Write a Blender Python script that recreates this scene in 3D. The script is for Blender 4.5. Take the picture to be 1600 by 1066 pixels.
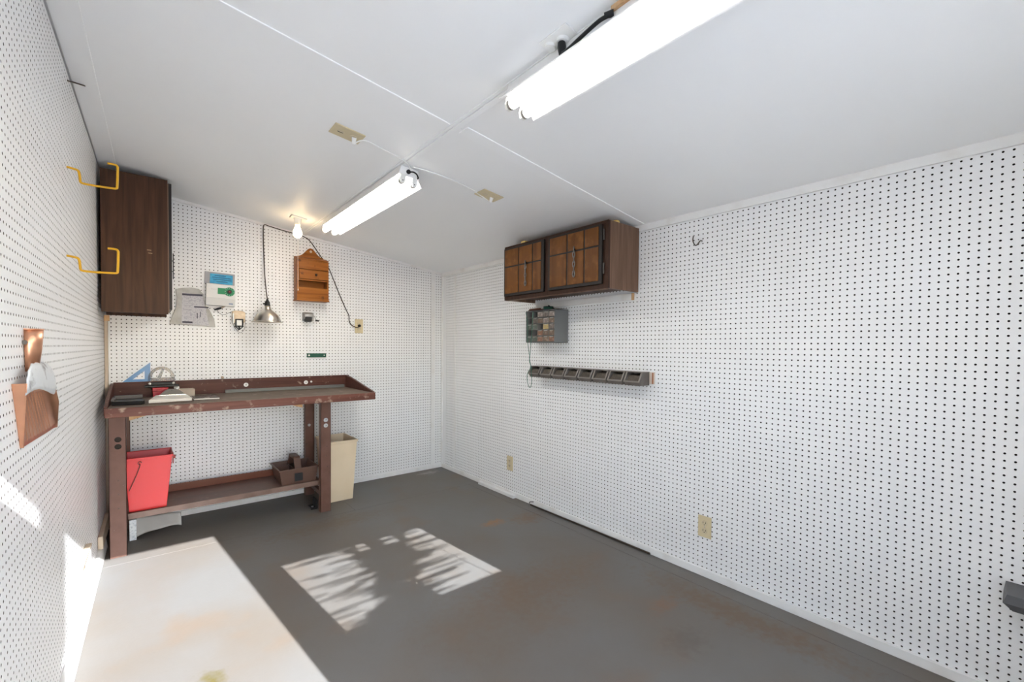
import bpy, math, random
import numpy as np
from mathutils import Vector, Matrix, Quaternion

for o in list(bpy.data.objects):
    bpy.data.objects.remove(o)
SC = bpy.context.scene
COL = SC.collection
random.seed(7)
PI = math.pi

# ------------------------------------------------------------------ camera
cam_d = bpy.data.cameras.new('camera')
cam = bpy.data.objects.new('camera', cam_d)
COL.objects.link(cam)
RX = (0.7723027, -0.6352079, 0.0077149)
FW = (0.6352111, 0.7720506, -0.0210892)
UP = (0.0074397, 0.0211879, 0.9997478)
CAM = (0.188997, -3.882055, 1.21158)
cam.matrix_world = Matrix(((RX[0], UP[0], -FW[0], CAM[0]),
                           (RX[1], UP[1], -FW[1], CAM[1]),
                           (RX[2], UP[2], -FW[2], CAM[2]),
                           (0, 0, 0, 1)))
cam_d.sensor_width = 36.0
cam_d.lens = 689.756 / 1600 * 36.0
cam_d.shift_y = (557.563 - 533.0) / 1600
cam_d.clip_start = 0.02
cam_d.clip_end = 200
SC.camera = cam

# ------------------------------------------------------------------ light
SUN_DIR = Vector((-0.108, 1.0, -1 / 2.05)).normalized()
SUN_STRENGTH = 12.8
SKY_STRENGTH = 1.0
TUBE_STRENGTH = 8.0
BULB_STRENGTH = 10.0
EXPOSURE = 1.29

w = bpy.data.worlds.new('sky')
SC.world = w
w.use_nodes = True
nt = w.node_tree
bg = nt.nodes['Background']
skyt = nt.nodes.new('ShaderNodeTexSky')
skyt.sky_type = 'NISHITA'
skyt.sun_disc = False
skyt.sun_elevation = math.asin(-SUN_DIR.z)
skyt.sun_rotation = math.radians(174)
skyt.altitude = 1600
nt.links.new(skyt.outputs['Color'], bg.inputs['Color'])
bg.inputs['Strength'].default_value = SKY_STRENGTH * 0.55

sd = bpy.data.lights.new('sun', 'SUN')
sd.energy = SUN_STRENGTH
sd.angle = math.radians(0.3)
sd.color = (0.95, 0.985, 1.03)
sun = bpy.data.objects.new('sun', sd)
COL.objects.link(sun)
sun.rotation_euler = SUN_DIR.to_track_quat('-Z', 'Y').to_euler()
sun.location = (2, -9, 6)

SC.view_settings.view_transform = 'Standard'
SC.view_settings.look = 'None'
SC.view_settings.gamma = 1.0
SC.view_settings.use_curve_mapping = False
SC.view_settings.exposure = EXPOSURE
SC.cycles.max_bounces = 14
SC.cycles.diffuse_bounces = 7
SC.cycles.sample_clamp_indirect = 8.0

# ------------------------------------------------------------------ room numbers
INCH = 0.0254
XR = 97.3 * INCH                 # right wall
YF = -4.27                       # front wall, behind the camera
YO = -4.35
ZC0, CS = 2.2755, 0.1335         # ceiling: z = ZC0 - CS * x
SL, XL0 = 0.012, -0.032           # left wall: x = XL0 + SL * y


def zc(x):
    return ZC0 - CS * x


def xl(y):
    return XL0 + SL * y


CN = Vector((-CS, 0, -1)).normalized()       # down from the ceiling
CT = Vector((1, 0, -CS)).normalized()        # across the ceiling to the right


def on_ceiling(x, y, s=0.0, d=0.0):
    return Vector((x, y, zc(x))) + CT * s + CN * d


LN = Vector((1, -SL, 0)).normalized()        # out of the left wall


def on_left(y, z, d=0.0):
    return Vector((xl(y), y, z)) + LN * d


# ------------------------------------------------------------------ materials
MATS = {}


def mat(name, col, rough=0.55, metal=0.0, noise=None, wood=None, spec=0.32, emit=None, alpha=None, trans=0.0, bump=None, spots=None):
    """noise=(scale, second colour, low, high); wood=(axis, scale, second colour); spots=(scale, colour, low, high)"""
    if name in MATS:
        return MATS[name]
    m = bpy.data.materials.new(name)
    MATS[name] = m
    m.use_nodes = True
    n = m.node_tree
    L = n.links
    b = n.nodes['Principled BSDF']
    c4 = (col[0], col[1], col[2], 1)
    b.inputs['Base Color'].default_value = c4
    b.inputs['Roughness'].default_value = rough
    b.inputs['Metallic'].default_value = metal
    b.inputs['Specular IOR Level'].default_value = spec
    if trans:
        b.inputs['Transmission Weight'].default_value = trans
    if alpha is not None:
        b.inputs['Alpha'].default_value = alpha
    if emit:
        b.inputs['Emission Color'].default_value = (emit[0], emit[1], emit[2], 1)
        b.inputs['Emission Strength'].default_value = emit[3]
    src = None
    tc = n.nodes.new('ShaderNodeTexCoord')

    def mixin(src, fac, c2):
        mx = n.nodes.new('ShaderNodeMix')
        mx.data_type = 'RGBA'
        L.new(fac, mx.inputs['Factor'])
        if src is None:
            mx.inputs['A'].default_value = c4
        else:
            L.new(src, mx.inputs['A'])
        mx.inputs['B'].default_value = (c2[0], c2[1], c2[2], 1)
        return mx.outputs['Result']

    def ramp(val, lo, hi):
        r = n.nodes.new('ShaderNodeMapRange')
        L.new(val, r.inputs['Value'])
        r.inputs['From Min'].default_value = lo
        r.inputs['From Max'].default_value = hi
        return r.outputs['Result']
    if wood:
        mp = n.nodes.new('ShaderNodeMapping')
        L.new(tc.outputs['Object'], mp.inputs['Vector'])
        sc = [wood[1]] * 3
        sc['xyz'.index(wood[0])] = wood[1] * 0.06
        mp.inputs['Scale'].default_value = sc
        nz = n.nodes.new('ShaderNodeTexNoise')
        nz.inputs['Scale'].default_value = 1.0
        nz.inputs['Detail'].default_value = 5
        nz.inputs['Distortion'].default_value = 0.6
        L.new(mp.outputs['Vector'], nz.inputs['Vector'])
        src = mixin(src, ramp(nz.outputs['Fac'], 0.35, 0.68), wood[2])
    for extra in (noise, spots):
        if extra:
            nz = n.nodes.new('ShaderNodeTexNoise')
            nz.inputs['Scale'].default_value = extra[0]
            nz.inputs['Detail'].default_value = 6
            L.new(tc.outputs['Object'], nz.inputs['Vector'])
            src = mixin(src, ramp(nz.outputs['Fac'], extra[2], extra[3]), extra[1])
    if src is not None:
        L.new(src, b.inputs['Base Color'])
    if bump:
        nz = n.nodes.new('ShaderNodeTexNoise')
        nz.inputs['Scale'].default_value = bump[0]
        nz.inputs['Detail'].default_value = 4
        L.new(tc.outputs['Object'], nz.inputs['Vector'])
        bp = n.nodes.new('ShaderNodeBump')
        bp.inputs['Strength'].default_value = bump[1]
        bp.inputs['Distance'].default_value = 0.004
        L.new(nz.outputs['Fac'], bp.inputs['Height'])
        L.new(bp.outputs['Normal'], b.inputs['Normal'])
    return m


WALL = mat('white_pegboard_paint', (0.83, 0.828, 0.825), 0.42, noise=(1.3, (0.80, 0.79, 0.78), 0.45, 0.75), bump=(40, 0.05))
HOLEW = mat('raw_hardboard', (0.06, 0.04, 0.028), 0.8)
CEIL = mat('ceiling_white_paint', (0.90, 0.90, 0.895), 0.5, noise=(0.9, (0.87, 0.865, 0.855), 0.4, 0.75), bump=(25, 0.08))
TRIM = mat('trim_white_paint', (0.80, 0.79, 0.775), 0.45, noise=(9, (0.70, 0.67, 0.63), 0.5, 0.8))
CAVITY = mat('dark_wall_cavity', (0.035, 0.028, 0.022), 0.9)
RAW = mat('raw_pine', (0.62, 0.40, 0.22), 0.7, wood=('z', 60, (0.52, 0.30, 0.14)))
TANPOST = mat('tan_wood_post', (0.55, 0.46, 0.36), 0.6, wood=('z', 50, (0.48, 0.38, 0.28)))
BENCH = mat('brown_bench_paint', (0.115, 0.045, 0.033), 0.42, wood=('x', 40, (0.075, 0.028, 0.022)), spots=(28, (0.33, 0.22, 0.17), 0.64, 0.74), spec=0.18)
BENCHTOP = mat('worn_bench_top', (0.165, 0.125, 0.095), 0.5, wood=('x', 30, (0.105, 0.075, 0.055)), spots=(16, (0.30, 0.24, 0.19), 0.6, 0.75), spec=0.18)
LEGM = mat('brown_leg_enamel', (0.155, 0.080, 0.060), 0.42, noise=(14, (0.125, 0.063, 0.046), 0.4, 0.7), spots=(60, (0.40, 0.33, 0.28), 0.72, 0.78), spec=0.18)
CABW = mat('dark_walnut_cabinet', (0.082, 0.036, 0.018), 0.45, wood=('z', 45, (0.040, 0.018, 0.010)), spec=0.18)
CABG = mat('walnut_cabinet_side', (0.20, 0.115, 0.075), 0.45, wood=('z', 45, (0.12, 0.066, 0.042)), spec=0.18)
CABP = mat('amber_cabinet_panel', (0.175, 0.064, 0.013), 0.4, wood=('z', 14, (0.10, 0.035, 0.007)), noise=(22, (0.22, 0.086, 0.020), 0.5, 0.75), spec=0.18)
BLACK = mat('black_plastic', (0.012, 0.012, 0.013), 0.4)
BLKSTRIP = mat('black_wood_strip', (0.014, 0.011, 0.010), 0.45)
STEEL = mat('grey_steel', (0.45, 0.44, 0.42), 0.35, 1.0)
YEL = mat('yellow_vinyl', (0.62, 0.33, 0.008), 0.35)
BEIGE = mat('beige_plastic', (0.62, 0.52, 0.33), 0.4)
RED = mat('red_plastic', (0.62, 0.020, 0.020), 0.35)
TAN = mat('tan_bin_plastic', (0.76, 0.62, 0.44), 0.45, noise=(6, (0.71, 0.57, 0.39), 0.4, 0.7))
BRN = mat('brown_plastic', (0.125, 0.067, 0.048), 0.45)
GREYP = mat('grey_bin_plastic', (0.155, 0.135, 0.12), 0.5, noise=(20, (0.12, 0.10, 0.085), 0.4, 0.7))
GREYM = mat('grey_cabinet_paint', (0.17, 0.175, 0.18), 0.45)
WHITEP = mat('white_plastic', (0.82, 0.81, 0.78), 0.4)
WHITEE = mat('white_enamel', (0.85, 0.84, 0.82), 0.3)
PAPER = mat('paper_white', (0.74, 0.70, 0.64), 0.7)
PINE = mat('knotty_pine', (0.36, 0.125, 0.018), 0.4, wood=('x', 30, (0.20, 0.058, 0.008)), spots=(18, (0.10, 0.03, 0.008), 0.62, 0.72), spec=0.18)
GREEN = mat('green_enamel', (0.012, 0.085, 0.05), 0.4)
STRING = mat('green_twine', (0.05, 0.16, 0.115), 0.7)
COPPER = mat('copper', (0.80, 0.42, 0.26), 0.34, 1.0, noise=(12, (0.68, 0.36, 0.23), 0.4, 0.7))
TUBEM = mat('lit_tube', (1, 1, 1), 0.4, emit=(1.0, 0.98, 0.93, TUBE_STRENGTH))


# ------------------------------------------------------------------ mesh helpers
class MB:
    def __init__(s):
        s.v, s.f, s.sm = [], [], []

    def add(s, v, f, smooth=False):
        k = len(s.v)
        s.v += [tuple(p) for p in v]
        s.f += [tuple(i + k for i in q) for q in f]
        s.sm += [smooth] * len(f)
        return s

    def hexa(s, p):   # 8 points: bottom 4 ccw, top 4 ccw
        return s.add(p, [(3, 2, 1, 0), (4, 5, 6, 7), (0, 1, 5, 4), (1, 2, 6, 5), (2, 3, 7, 6), (3, 0, 4, 7)])

    def box(s, x0, x1, y0, y1, z0, z1):
        return s.hexa([(x0, y0, z0), (x1, y0, z0), (x1, y1, z0), (x0, y1, z0), (x0, y0, z1), (x1, y0, z1), (x1, y1, z1), (x0, y1, z1)])

    def frame_box(s, o, ax, ay, az, r):   # box in a local frame; r=(x0,x1,y0,y1,z0,z1)
        P = lambda x, y, z: Vector(o) + Vector(ax) * x + Vector(ay) * y + Vector(az) * z
        x0, x1, y0, y1, z0, z1 = r
        return s.hexa([P(x0, y0, z0), P(x1, y0, z0), P(x1, y1, z0), P(x0, y1, z0), P(x0, y0, z1), P(x1, y0, z1), P(x1, y1, z1), P(x0, y1, z1)])

    def prism(s, a, b):   # two matching rings
        n = len(a)
        f = [tuple(range(n - 1, -1, -1)), tuple(range(n, 2 * n))]
        f += [(i, (i + 1) % n, n + (i + 1) % n, n + i) for i in range(n)]
        return s.add(list(a) + list(b), f)

    def tube(s, path, r, n=8, cap=True, closed=False):
        path = [Vector(p) for p in path]
        rr = r if isinstance(r, (list, tuple)) else [r] * len(path)
        m = len(path)
        tans = []
        for i in range(m):
            if closed:
                t = path[(i + 1) % m] - path[i - 1]
            else:
                t = path[min(i + 1, m - 1)] - path[max(i - 1, 0)]
            tans.append(t.normalized())
        ref = Vector((0, 0, 1)) if abs(tans[0].z) < 0.9 else Vector((1, 0, 0))
        u = tans[0].cross(ref).normalized()
        V, F = [], []
        for i in range(m):
            if i:
                u = (tans[i - 1].rotation_difference(tans[i])) @ u
            u = (u - tans[i] * u.dot(tans[i])).normalized()
            wv = tans[i].cross(u)
            for k in range(n):
                a = 2 * PI * k / n
                V.append(path[i] + (u * math.cos(a) + wv * math.sin(a)) * rr[i])
        for i in range(m if closed else m - 1):
            j = (i + 1) % m
            for k in range(n):
                F.append((i * n + k, i * n + (k + 1) % n, j * n + (k + 1) % n, j * n + k))
        s.add(V, F, True)
        if cap and not closed:
            s.add([V[k] for k in range(n)], [tuple(range(n - 1, -1, -1))])
            s.add([V[(m - 1) * n + k] for k in range(n)], [tuple(range(n))])
        return s

    def lathe(s, o, axis, prof, n=24, smooth=True):   # prof: (radius, height along axis)
        o, axis = Vector(o), Vector(axis).normalized()
        ref = Vector((1, 0, 0)) if abs(axis.x) < 0.9 else Vector((0, 1, 0))
        u = axis.cross(ref).normalized()
        v = axis.cross(u)
        V, F = [], []
        for r, h in prof:
            for k in range(n):
                a = 2 * PI * k / n
                V.append(o + axis * h + (u * math.cos(a) + v * math.sin(a)) * max(r, 1e-5))
        for i in range(len(prof) - 1):
            for k in range(n):
                F.append((i * n + k, i * n + (k + 1) % n, (i + 1) * n + (k + 1) % n, (i + 1) * n + k))
        return s.add(V, F, smooth)

    def disc(s, o, axis, r, t, n=16):
        return s.lathe(o, axis, [(0, 0), (r, 0), (r, t), (0, t)], n, False)


def obj(name, mb, m, parent=None, bevel=0.0, origin=None):
    me = bpy.data.meshes.new(name)
    v = np.array(mb.v, float)
    if parent is not None:
        o = np.array(parent_origin(parent))
    elif origin is not None:
        o = np.array(origin, float)
    else:
        o = np.array([(v[:, 0].min() + v[:, 0].max()) / 2, (v[:, 1].min() + v[:, 1].max()) / 2, v[:, 2].min()])
    me.from_pydata((v - o).tolist(), [], mb.f)
    me.polygons.foreach_set('use_smooth', mb.sm)
    me.materials.append(m)
    me.update()
    ob = bpy.data.objects.new(name, me)
    COL.objects.link(ob)
    if parent is not None:
        ob.parent = parent
        ob['_o'] = list(o)
    else:
        ob.location = o
        ob['_o'] = list(o)
    if bevel:
        bv = ob.modifiers.new('bevel', 'BEVEL')
        bv.width = bevel
        bv.segments = 2
        bv.limit_method = 'ANGLE'
    return ob


def parent_origin(p):
    return list(p['_o'])


def tag(o, label, cat, group=None):
    o['label'] = label
    o['category'] = cat
    if group:
        o['group'] = group
    return o


def thing(name, loc, label, cat, group=None):
    o = bpy.data.objects.new(name, None)
    COL.objects.link(o)
    o.location = loc
    o.empty_display_size = 0.05
    o['_o'] = list(loc)
    return tag(o, label, cat, group)


def struct(name, mb, m, bevel=0.0, parent=None):
    o = obj(name, mb, m, parent, bevel)
    if parent is None:
        o['kind'] = 'structure'
    return o


def arc(cx, cy, r, a0, a1, n):
    return [(cx + r * math.cos(a0 + (a1 - a0) * i / n), cy + r * math.sin(a0 + (a1 - a0) * i / n)) for i in range(n + 1)]


def smooth_path(pts, k=6):
    pts = [Vector(p) for p in pts]
    out = []
    for i in range(len(pts) - 1):
        p0, p1, p2, p3 = pts[max(i - 1, 0)], pts[i], pts[i + 1], pts[min(i + 2, len(pts) - 1)]
        for j in range(k):
            t = j / k
            out.append(0.5 * ((2 * p1) + (p2 - p0) * t + (2 * p0 - 5 * p1 + 4 * p2 - p3) * t * t + (3 * p1 - p0 - 3 * p2 + p3) * t ** 3))
    out.append(pts[-1])
    return out


def plate_holes(mb, o, au, av, an, u0, u1, v0, v1, holes, t):
    """a plate with round holes stacked along v, thickness t along an"""
    o, au, av, an = Vector(o), Vector(au), Vector(av), Vector(an)
    P = lambda u, v, d: o + au * u + av * v + an * d
    hs = sorted(holes, key=lambda h: h[1])
    cuts = [v0]
    for i, (hu, hv, r) in enumerate(hs):
        lo = hv - r * 1.4
        hi = hv + r * 1.4
        if i and (hs[i - 1][1] + hs[i - 1][2] * 1.4) > lo:
            mid = (hs[i - 1][1] + hv) / 2
            cuts[-1] = mid
            lo = mid
        cuts += [lo, hi] if not (i and cuts[-1] == lo) else [hi]
    cuts.append(v1)
    for a, b in zip(cuts[:-1], cuts[1:]):
        if b - a < 1e-5:
            continue
        h = [q for q in hs if a < q[1] < b]
        if not h:
            mb.hexa([P(u0, a, 0), P(u1, a, 0), P(u1, b, 0), P(u0, b, 0), P(u0, a, t), P(u1, a, t), P(u1, b, t), P(u0, b, t)])
            continue
        hu, hv, r = h[0]
        n = 20
        ring = [(hu + r * math.cos(2 * PI * k / n), hv + r * math.sin(2 * PI * k / n)) for k in range(n)]
        outer = []
        for k in range(n):
            c, s_ = math.cos(2 * PI * k / n), math.sin(2 * PI * k / n)
            tt = min((u1 - hu) / c if c > 1e-6 else ((u0 - hu) / c if c < -1e-6 else 1e9), (b - hv) / s_ if s_ > 1e-6 else ((a - hv) / s_ if s_ < -1e-6 else 1e9))
            outer.append((hu + c * tt, hv + s_ * tt))
        cor = {}
        for (cu, cv) in ((u1, b), (u0, b), (u0, a), (u1, a)):
            ang = math.atan2(cv - hv, cu - hu) % (2 * PI)
            cor[int(ang / (2 * PI / n)) % n] = (cu, cv)
        for d in (0, t):
            for k in range(n):
                j = (k + 1) % n
                pts = [P(*ring[k], d), P(*outer[k], d)] + ([P(*cor[k], d)] if k in cor else []) + [P(*outer[j], d), P(*ring[j], d)]
                mb.add(pts, [tuple(range(len(pts)))])
        for k in range(n):
            j = (k + 1) % n
            mb.add([P(*ring[k], 0), P(*ring[j], 0), P(*ring[j], t), P(*ring[k], t)], [(0, 1, 2, 3)])
    return mb


def peg_panel(parent, o, u, n, ucols, zrows_of, z_bot, z_top_of, u0, u1, name='pegboard_panel', m=None):
    """a sheet of perforated hardboard with a real hole at each grid point. o: point at u=0,z=0; u: direction along the wall; n: into the room"""
    a, h, dep = 0.0037, INCH / 2, 0.006
    ang = np.arange(8) * PI / 4
    ring = np.stack([np.cos(ang), np.sin(ang)], 1) * a
    cor = np.array([(h, h), (-h, h), (-h, -h), (h, -h)])
    cu, cz = [], []
    strips = []
    for k, c in enumerate(ucols):
        rows = [z for z in zrows_of(c)]
        for z in rows:
            cu.append(c)
            cz.append(z)
        zt = z_top_of(c)
        if rows:
            strips.append((c - h, c + h, z_bot, rows[0] - h))
            strips.append((c - h, c + h, rows[-1] + h, zt))
    strips.append((u0, ucols[0] - h, z_bot, z_top_of(u0)))
    strips.append((ucols[-1] + h, u1, z_bot, z_top_of(u1)))
    cu, cz = np.array(cu), np.array(cz)
    N = len(cu)
    base = np.stack([cu, cz], 1)
    cell = np.concatenate([cor, ring, ring], 0)                 # 20 x 2
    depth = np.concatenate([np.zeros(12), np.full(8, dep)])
    uv = base[:, None, :] + cell[None]
    D = np.broadcast_to(depth, (N, 20))
    u = np.array(u, float)
    nn = np.array(n, float)
    oo = np.array(o, float)
    V = oo + uv[..., :1] * u + uv[..., 1:] * np.array([0, 0, 1.0]) - D[..., None] * nn
    V = V.reshape(-1, 3)
    R = lambda k: 4 + k % 8
    B = lambda k: 12 + k % 8
    tris = [(R(0), 0, R(1)), (0, R(2), R(1)), (R(2), 1, R(3)), (1, R(4), R(3)), (R(4), 2, R(5)), (2, R(6), R(5)), (R(6), 3, R(7)), (3, R(0), R(7)),
            (3, 0, R(0)), (0, 1, R(2)), (1, 2, R(4)), (2, 3, R(6))]
    quads = [(R(k), R(k + 1), B(k + 1), B(k)) for k in range(8)]
    flip = np.cross(u, [0, 0, 1.0]) @ nn < 0
    if flip:
        tris = [t[::-1] for t in tris]
        quads = [q[::-1] for q in quads]
    T = (np.array(tris)[None] + (np.arange(N) * 20)[:, None, None]).reshape(-1, 3)
    Q = (np.array(quads)[None] + (np.arange(N) * 20)[:, None, None]).reshape(-1, 4)
    sv, sq = [], []
    for (a0, a1, b0, b1) in strips:
        if a1 - a0 > 1e-5 and b1 - b0 > 1e-5:
            k = len(V) + len(sv)
            for (p, q) in ((a0, b0), (a1, b0), (a1, b1), (a0, b1)):
                sv.append(oo + p * u + np.array([0, 0, q]))
            sq.append((k, k + 1, k + 2, k + 3) if not flip else (k + 3, k + 2, k + 1, k))
    if sv:
        V = np.concatenate([V, np.array(sv)], 0)
        Q = np.concatenate([Q, np.array(sq)], 0)
    po = np.array(parent_origin(parent))
    V = V - po
    me = bpy.data.meshes.new(name)
    me.vertices.add(len(V))
    me.vertices.foreach_set('co', V.astype(np.float32).ravel())
    loops = np.concatenate([T.ravel(), Q.ravel()]).astype(np.int32)
    me.loops.add(len(loops))
    me.loops.foreach_set('vertex_index', loops)
    nf = len(T) + len(Q)
    me.polygons.add(nf)
    start = np.concatenate([np.arange(len(T)) * 3, len(T) * 3 + np.arange(len(Q)) * 4]).astype(np.int32)
    me.polygons.foreach_set('loop_start', start)
    me.materials.append(m or WALL)
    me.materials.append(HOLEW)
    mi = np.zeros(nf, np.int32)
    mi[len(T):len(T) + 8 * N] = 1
    me.polygons.foreach_set('material_index', mi)
    me.polygons.foreach_set('use_smooth', np.zeros(nf, bool))
    me.update(calc_edges=True)
    ob = bpy.data.objects.new(name, me)
    COL.objects.link(ob)
    ob.parent = parent
    return ob


# ------------------------------------------------------------------ floor
FLOOR = mat('grey_floor_paint', (0.150, 0.144, 0.136), 0.5,
            noise=(1.6, (0.142, 0.122, 0.102), 0.40, 0.66), spots=(3.1, (0.16, 0.118, 0.085), 0.58, 0.80), bump=(60, 0.12))
_n = FLOOR.node_tree
_b = _n.nodes['Principled BSDF']
_tc = _n.nodes.new('ShaderNodeTexCoord')


def floor_blotch(px, py, rx, ry, col, amt):
    """one worn or rusty spot of the floor paint, ragged by noise"""
    mp = _n.nodes.new('ShaderNodeMapping')
    mp.vector_type = 'POINT'
    mp.inputs['Location'].default_value = (-px / rx, -py / ry, 0)
    mp.inputs['Scale'].default_value = (1 / rx, 1 / ry, 1)
    geo = _n.nodes.new('ShaderNodeNewGeometry')
    _n.links.new(geo.outputs['Position'], mp.inputs['Vector'])
    ln = _n.nodes.new('ShaderNodeVectorMath')
    ln.operation = 'LENGTH'
    _n.links.new(mp.outputs['Vector'], ln.inputs[0])
    nz = _n.nodes.new('ShaderNodeTexNoise')
    nz.inputs['Scale'].default_value = 30
    nz.inputs['Detail'].default_value = 5
    _n.links.new(geo.outputs['Position'], nz.inputs['Vector'])
    ad = _n.nodes.new('ShaderNodeMath')
    ad.operation = 'MULTIPLY_ADD'
    _n.links.new(nz.outputs['Fac'], ad.inputs[0])
    ad.inputs[1].default_value = 2.2
    _n.links.new(ln.outputs['Value'], ad.inputs[2])
    mr = _n.nodes.new('ShaderNodeMapRange')
    _n.links.new(ad.outputs['Value'], mr.inputs['Value'])
    mr.inputs['From Min'].default_value = 1.3
    mr.inputs['From Max'].default_value = 2.3
    mr.inputs['To Min'].default_value = amt
    mr.inputs['To Max'].default_value = 0
    mx = _n.nodes.new('ShaderNodeMix')
    mx.data_type = 'RGBA'
    src = _b.inputs['Base Color'].links[0].from_socket
    _n.links.new(src, mx.inputs['A'])
    mx.inputs['B'].default_value = (*col, 1)
    _n.links.new(mr.outputs['Result'], mx.inputs['Factor'])
    _n.links.new(mx.outputs['Result'], _b.inputs['Base Color'])


for bl in ((2.02, -1.47, .10, .05, (0.26, 0.13, 0.045), .75), (2.25, -1.55, .12, .10, (0.16, 0.09, 0.045), .6), (2.06, -2.75, .10, .05, (0.20, 0.105, 0.05), .5),
           (1.9, -2.95, .12, .08, (0.09, 0.07, 0.055), .35), (1.1, -0.8, .40, .12, (0.14, 0.105, 0.075), .7), (0.35, -2.0, .05, .07, (0.10, 0.08, 0.02), .9),
           (1.4, -2.3, .35, .25, (0.14, 0.11, 0.085), .55), (2.25, -3.0, .10, .5, (0.14, 0.09, 0.05), .7), (1.75, -2.25, .35, .18, (0.145, 0.10, 0.065), .6),
           (2.25, -0.12, .10, .05, (0.35, 0.33, 0.30), .6), (0.72, -1.5, .12, .2, (0.15, 0.12, 0.10), .4)):
    floor_blotch(*bl)

fm = MB().box(-0.35, XR + 0.1, YO, 0.1, -0.06, -0.012)
floor = struct('floor', fm, CAVITY)
for (x0, x1, y0, y1) in ((-0.3, 1.3565, -0.655, 0.08), (1.3585, XR + .05, -0.655, 0.08), (-0.3, 2.356, YO, -0.657),
                         (2.359, XR + .05, YO, -0.657)):
    obj('floor_panel', MB().box(x0, x1, y0, y1, -0.011, 0.0), FLOOR, floor)

# ------------------------------------------------------------------ walls
ZB = lambda r: (r - 1.511 + 47.7) * INCH
ZR = lambda r: (r + 0.0826 + 47.7) * INCH
wb = struct('wall_back', MB().add([(-.3, .028, -.02), (XR + .1, .028, -.02), (XR + .1, .028, 2.4), (-.3, .028, 2.4), (-.3, .06, -.02), (XR + .1, .06, -.02), (XR + .1, .06, 2.4), (-.3, .06, 2.4)],
                               [(0, 1, 2, 3), (7, 6, 5, 4), (0, 4, 5, 1), (3, 2, 6, 7), (0, 3, 7, 4), (1, 5, 6, 2)]), CAVITY)


def rows_back(c):
    return [ZB(r) for r in range(-45, 50) if ZB(r) + INCH / 2 < zc(c) + 0.004]


for (i0, i1, off) in ((0, 47, 0.0), (48, 92, 0.0), (94, 96, 0.55)):
    cols = [(i + off) * INCH for i in range(i0, i1 + 1)]
    e0 = cols[0] - INCH / 2 + .0008
    e1 = cols[-1] + INCH / 2 - .0008
    if i0 == 0:
        e0 = -0.06
    if i0 == 48:
        e1 = 2.372
    if i0 == 94:
        e0, e1 = 2.374, XR + .02
        cols = [c for c in cols if c < XR - .012]
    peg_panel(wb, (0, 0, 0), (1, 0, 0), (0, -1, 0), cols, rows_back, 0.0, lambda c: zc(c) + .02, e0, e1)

wr = struct('wall_right', MB().box(XR + .028, XR + .06, YO, .05, -.02, 2.1), CAVITY)
YRc = lambda i: (i + 106.3272) * INCH       # distance from the back wall


def rows_right(c):
    return [ZR(r) for r in range(-46, 40) if ZR(r) + INCH / 2 < zc(XR) + 0.004]


for (i0, i1) in ((-103, -97), (-96, -49), (-48, -1), (0, 44), (45, 61)):
    cols = [YRc(i) for i in range(i0, i1 + 1)]
    cols = [c for c in cols if c < -YF - .005]
    peg_panel(wr, (XR, 0, 0), (0, -1, 0), (-1, 0, 0), cols, rows_right, 0.0, lambda c: zc(XR) + .02,
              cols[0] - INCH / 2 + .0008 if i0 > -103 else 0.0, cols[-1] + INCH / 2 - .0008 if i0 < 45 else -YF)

wl = struct('wall_left', MB().frame_box((XL0, 0, 0), (SL, 1, 0), (-1, SL, 0), (0, 0, 1), (YO, .05, .028, .06, -.02, 2.42)), CAVITY)
LD = Vector((-SL, -1, 0)).normalized()


def rows_left(c):
    return [ZB(r) + .006 for r in range(-45, 50) if ZB(r) + INCH / 2 < 2.262]


for (i0, i1) in ((1, 15), (16, 63), (64, 111), (112, 165)):
    cols = [i * INCH + .0 for i in range(i0, i1 + 1)]
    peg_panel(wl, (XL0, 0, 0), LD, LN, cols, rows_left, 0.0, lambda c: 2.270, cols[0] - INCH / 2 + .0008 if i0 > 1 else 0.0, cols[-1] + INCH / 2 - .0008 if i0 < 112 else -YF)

n_tr = 0
def trim(mb, m=None, bevel=.0015):
    global n_tr
    n_tr += 1
    return struct('trim_%d' % n_tr, mb, m or CEIL, bevel)


# front wall behind the camera: an open doorway at the left, a low wide window to its right
DX0, DX1, DZ = 0.03, 0.905, 1.854
WX0, WX1, WZ0, WZ1 = 1.064, 1.918, 1.098, 1.522
FW_ = MB()
for (x0, x1, z0, z1) in ((-.35, DX0, 0, 2.4), (DX0, DX1, DZ, 2.4), (DX1, WX0, 0, 2.4), (WX0, WX1, 0, WZ0), (WX0, WX1, WZ1, 2.4), (WX1, XR + .1, 0, 2.4)):
    FW_.box(x0, x1, YO, YF, z0, z1)
struct('wall_front', FW_, mat('front_wall_paint', (0.78, 0.77, 0.755), 0.5, noise=(2, (0.72, 0.70, 0.67), 0.4, 0.7)))
DOORM = mat('white_door_paint', (.72, .71, .69), .5)
side = struct('added_sun_block', MB().box(DX0, .188, YO + .004, YO + .034, .01, 1.785), DOORM, .002)      # added unseen leaf, sized to keep sun off the left wall
trim(MB().box(.190, .235, YO, YF, 0, DZ), DOORM)  # added unseen post, cuts short the sun strip on the left wall
obj('door_brace', MB().box(DX0 + .02, .17, YO + .034, YO + .05, .20, .29), DOORM, side)
obj('door_brace', MB().box(DX0 + .02, .17, YO + .034, YO + .05, 1.40, 1.49), DOORM, side)
hing = Vector((DX1 + .01, YO - .002, 0))
da = math.radians(14)
du = Vector((math.sin(da), -math.cos(da), 0))
dv = Vector((math.cos(da), math.sin(da), 0))
door = struct('door_2', MB().frame_box(hing, du, dv, (0, 0, 1), (.0, .66, .0, .035, -.02, 1.84)), DOORM, .002)   # main leaf, swung open outside
obj('door_brace', MB().frame_box(hing, du, dv, (0, 0, 1), (.05, .61, .035, .053, .20, .29)), DOORM, door)
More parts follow.
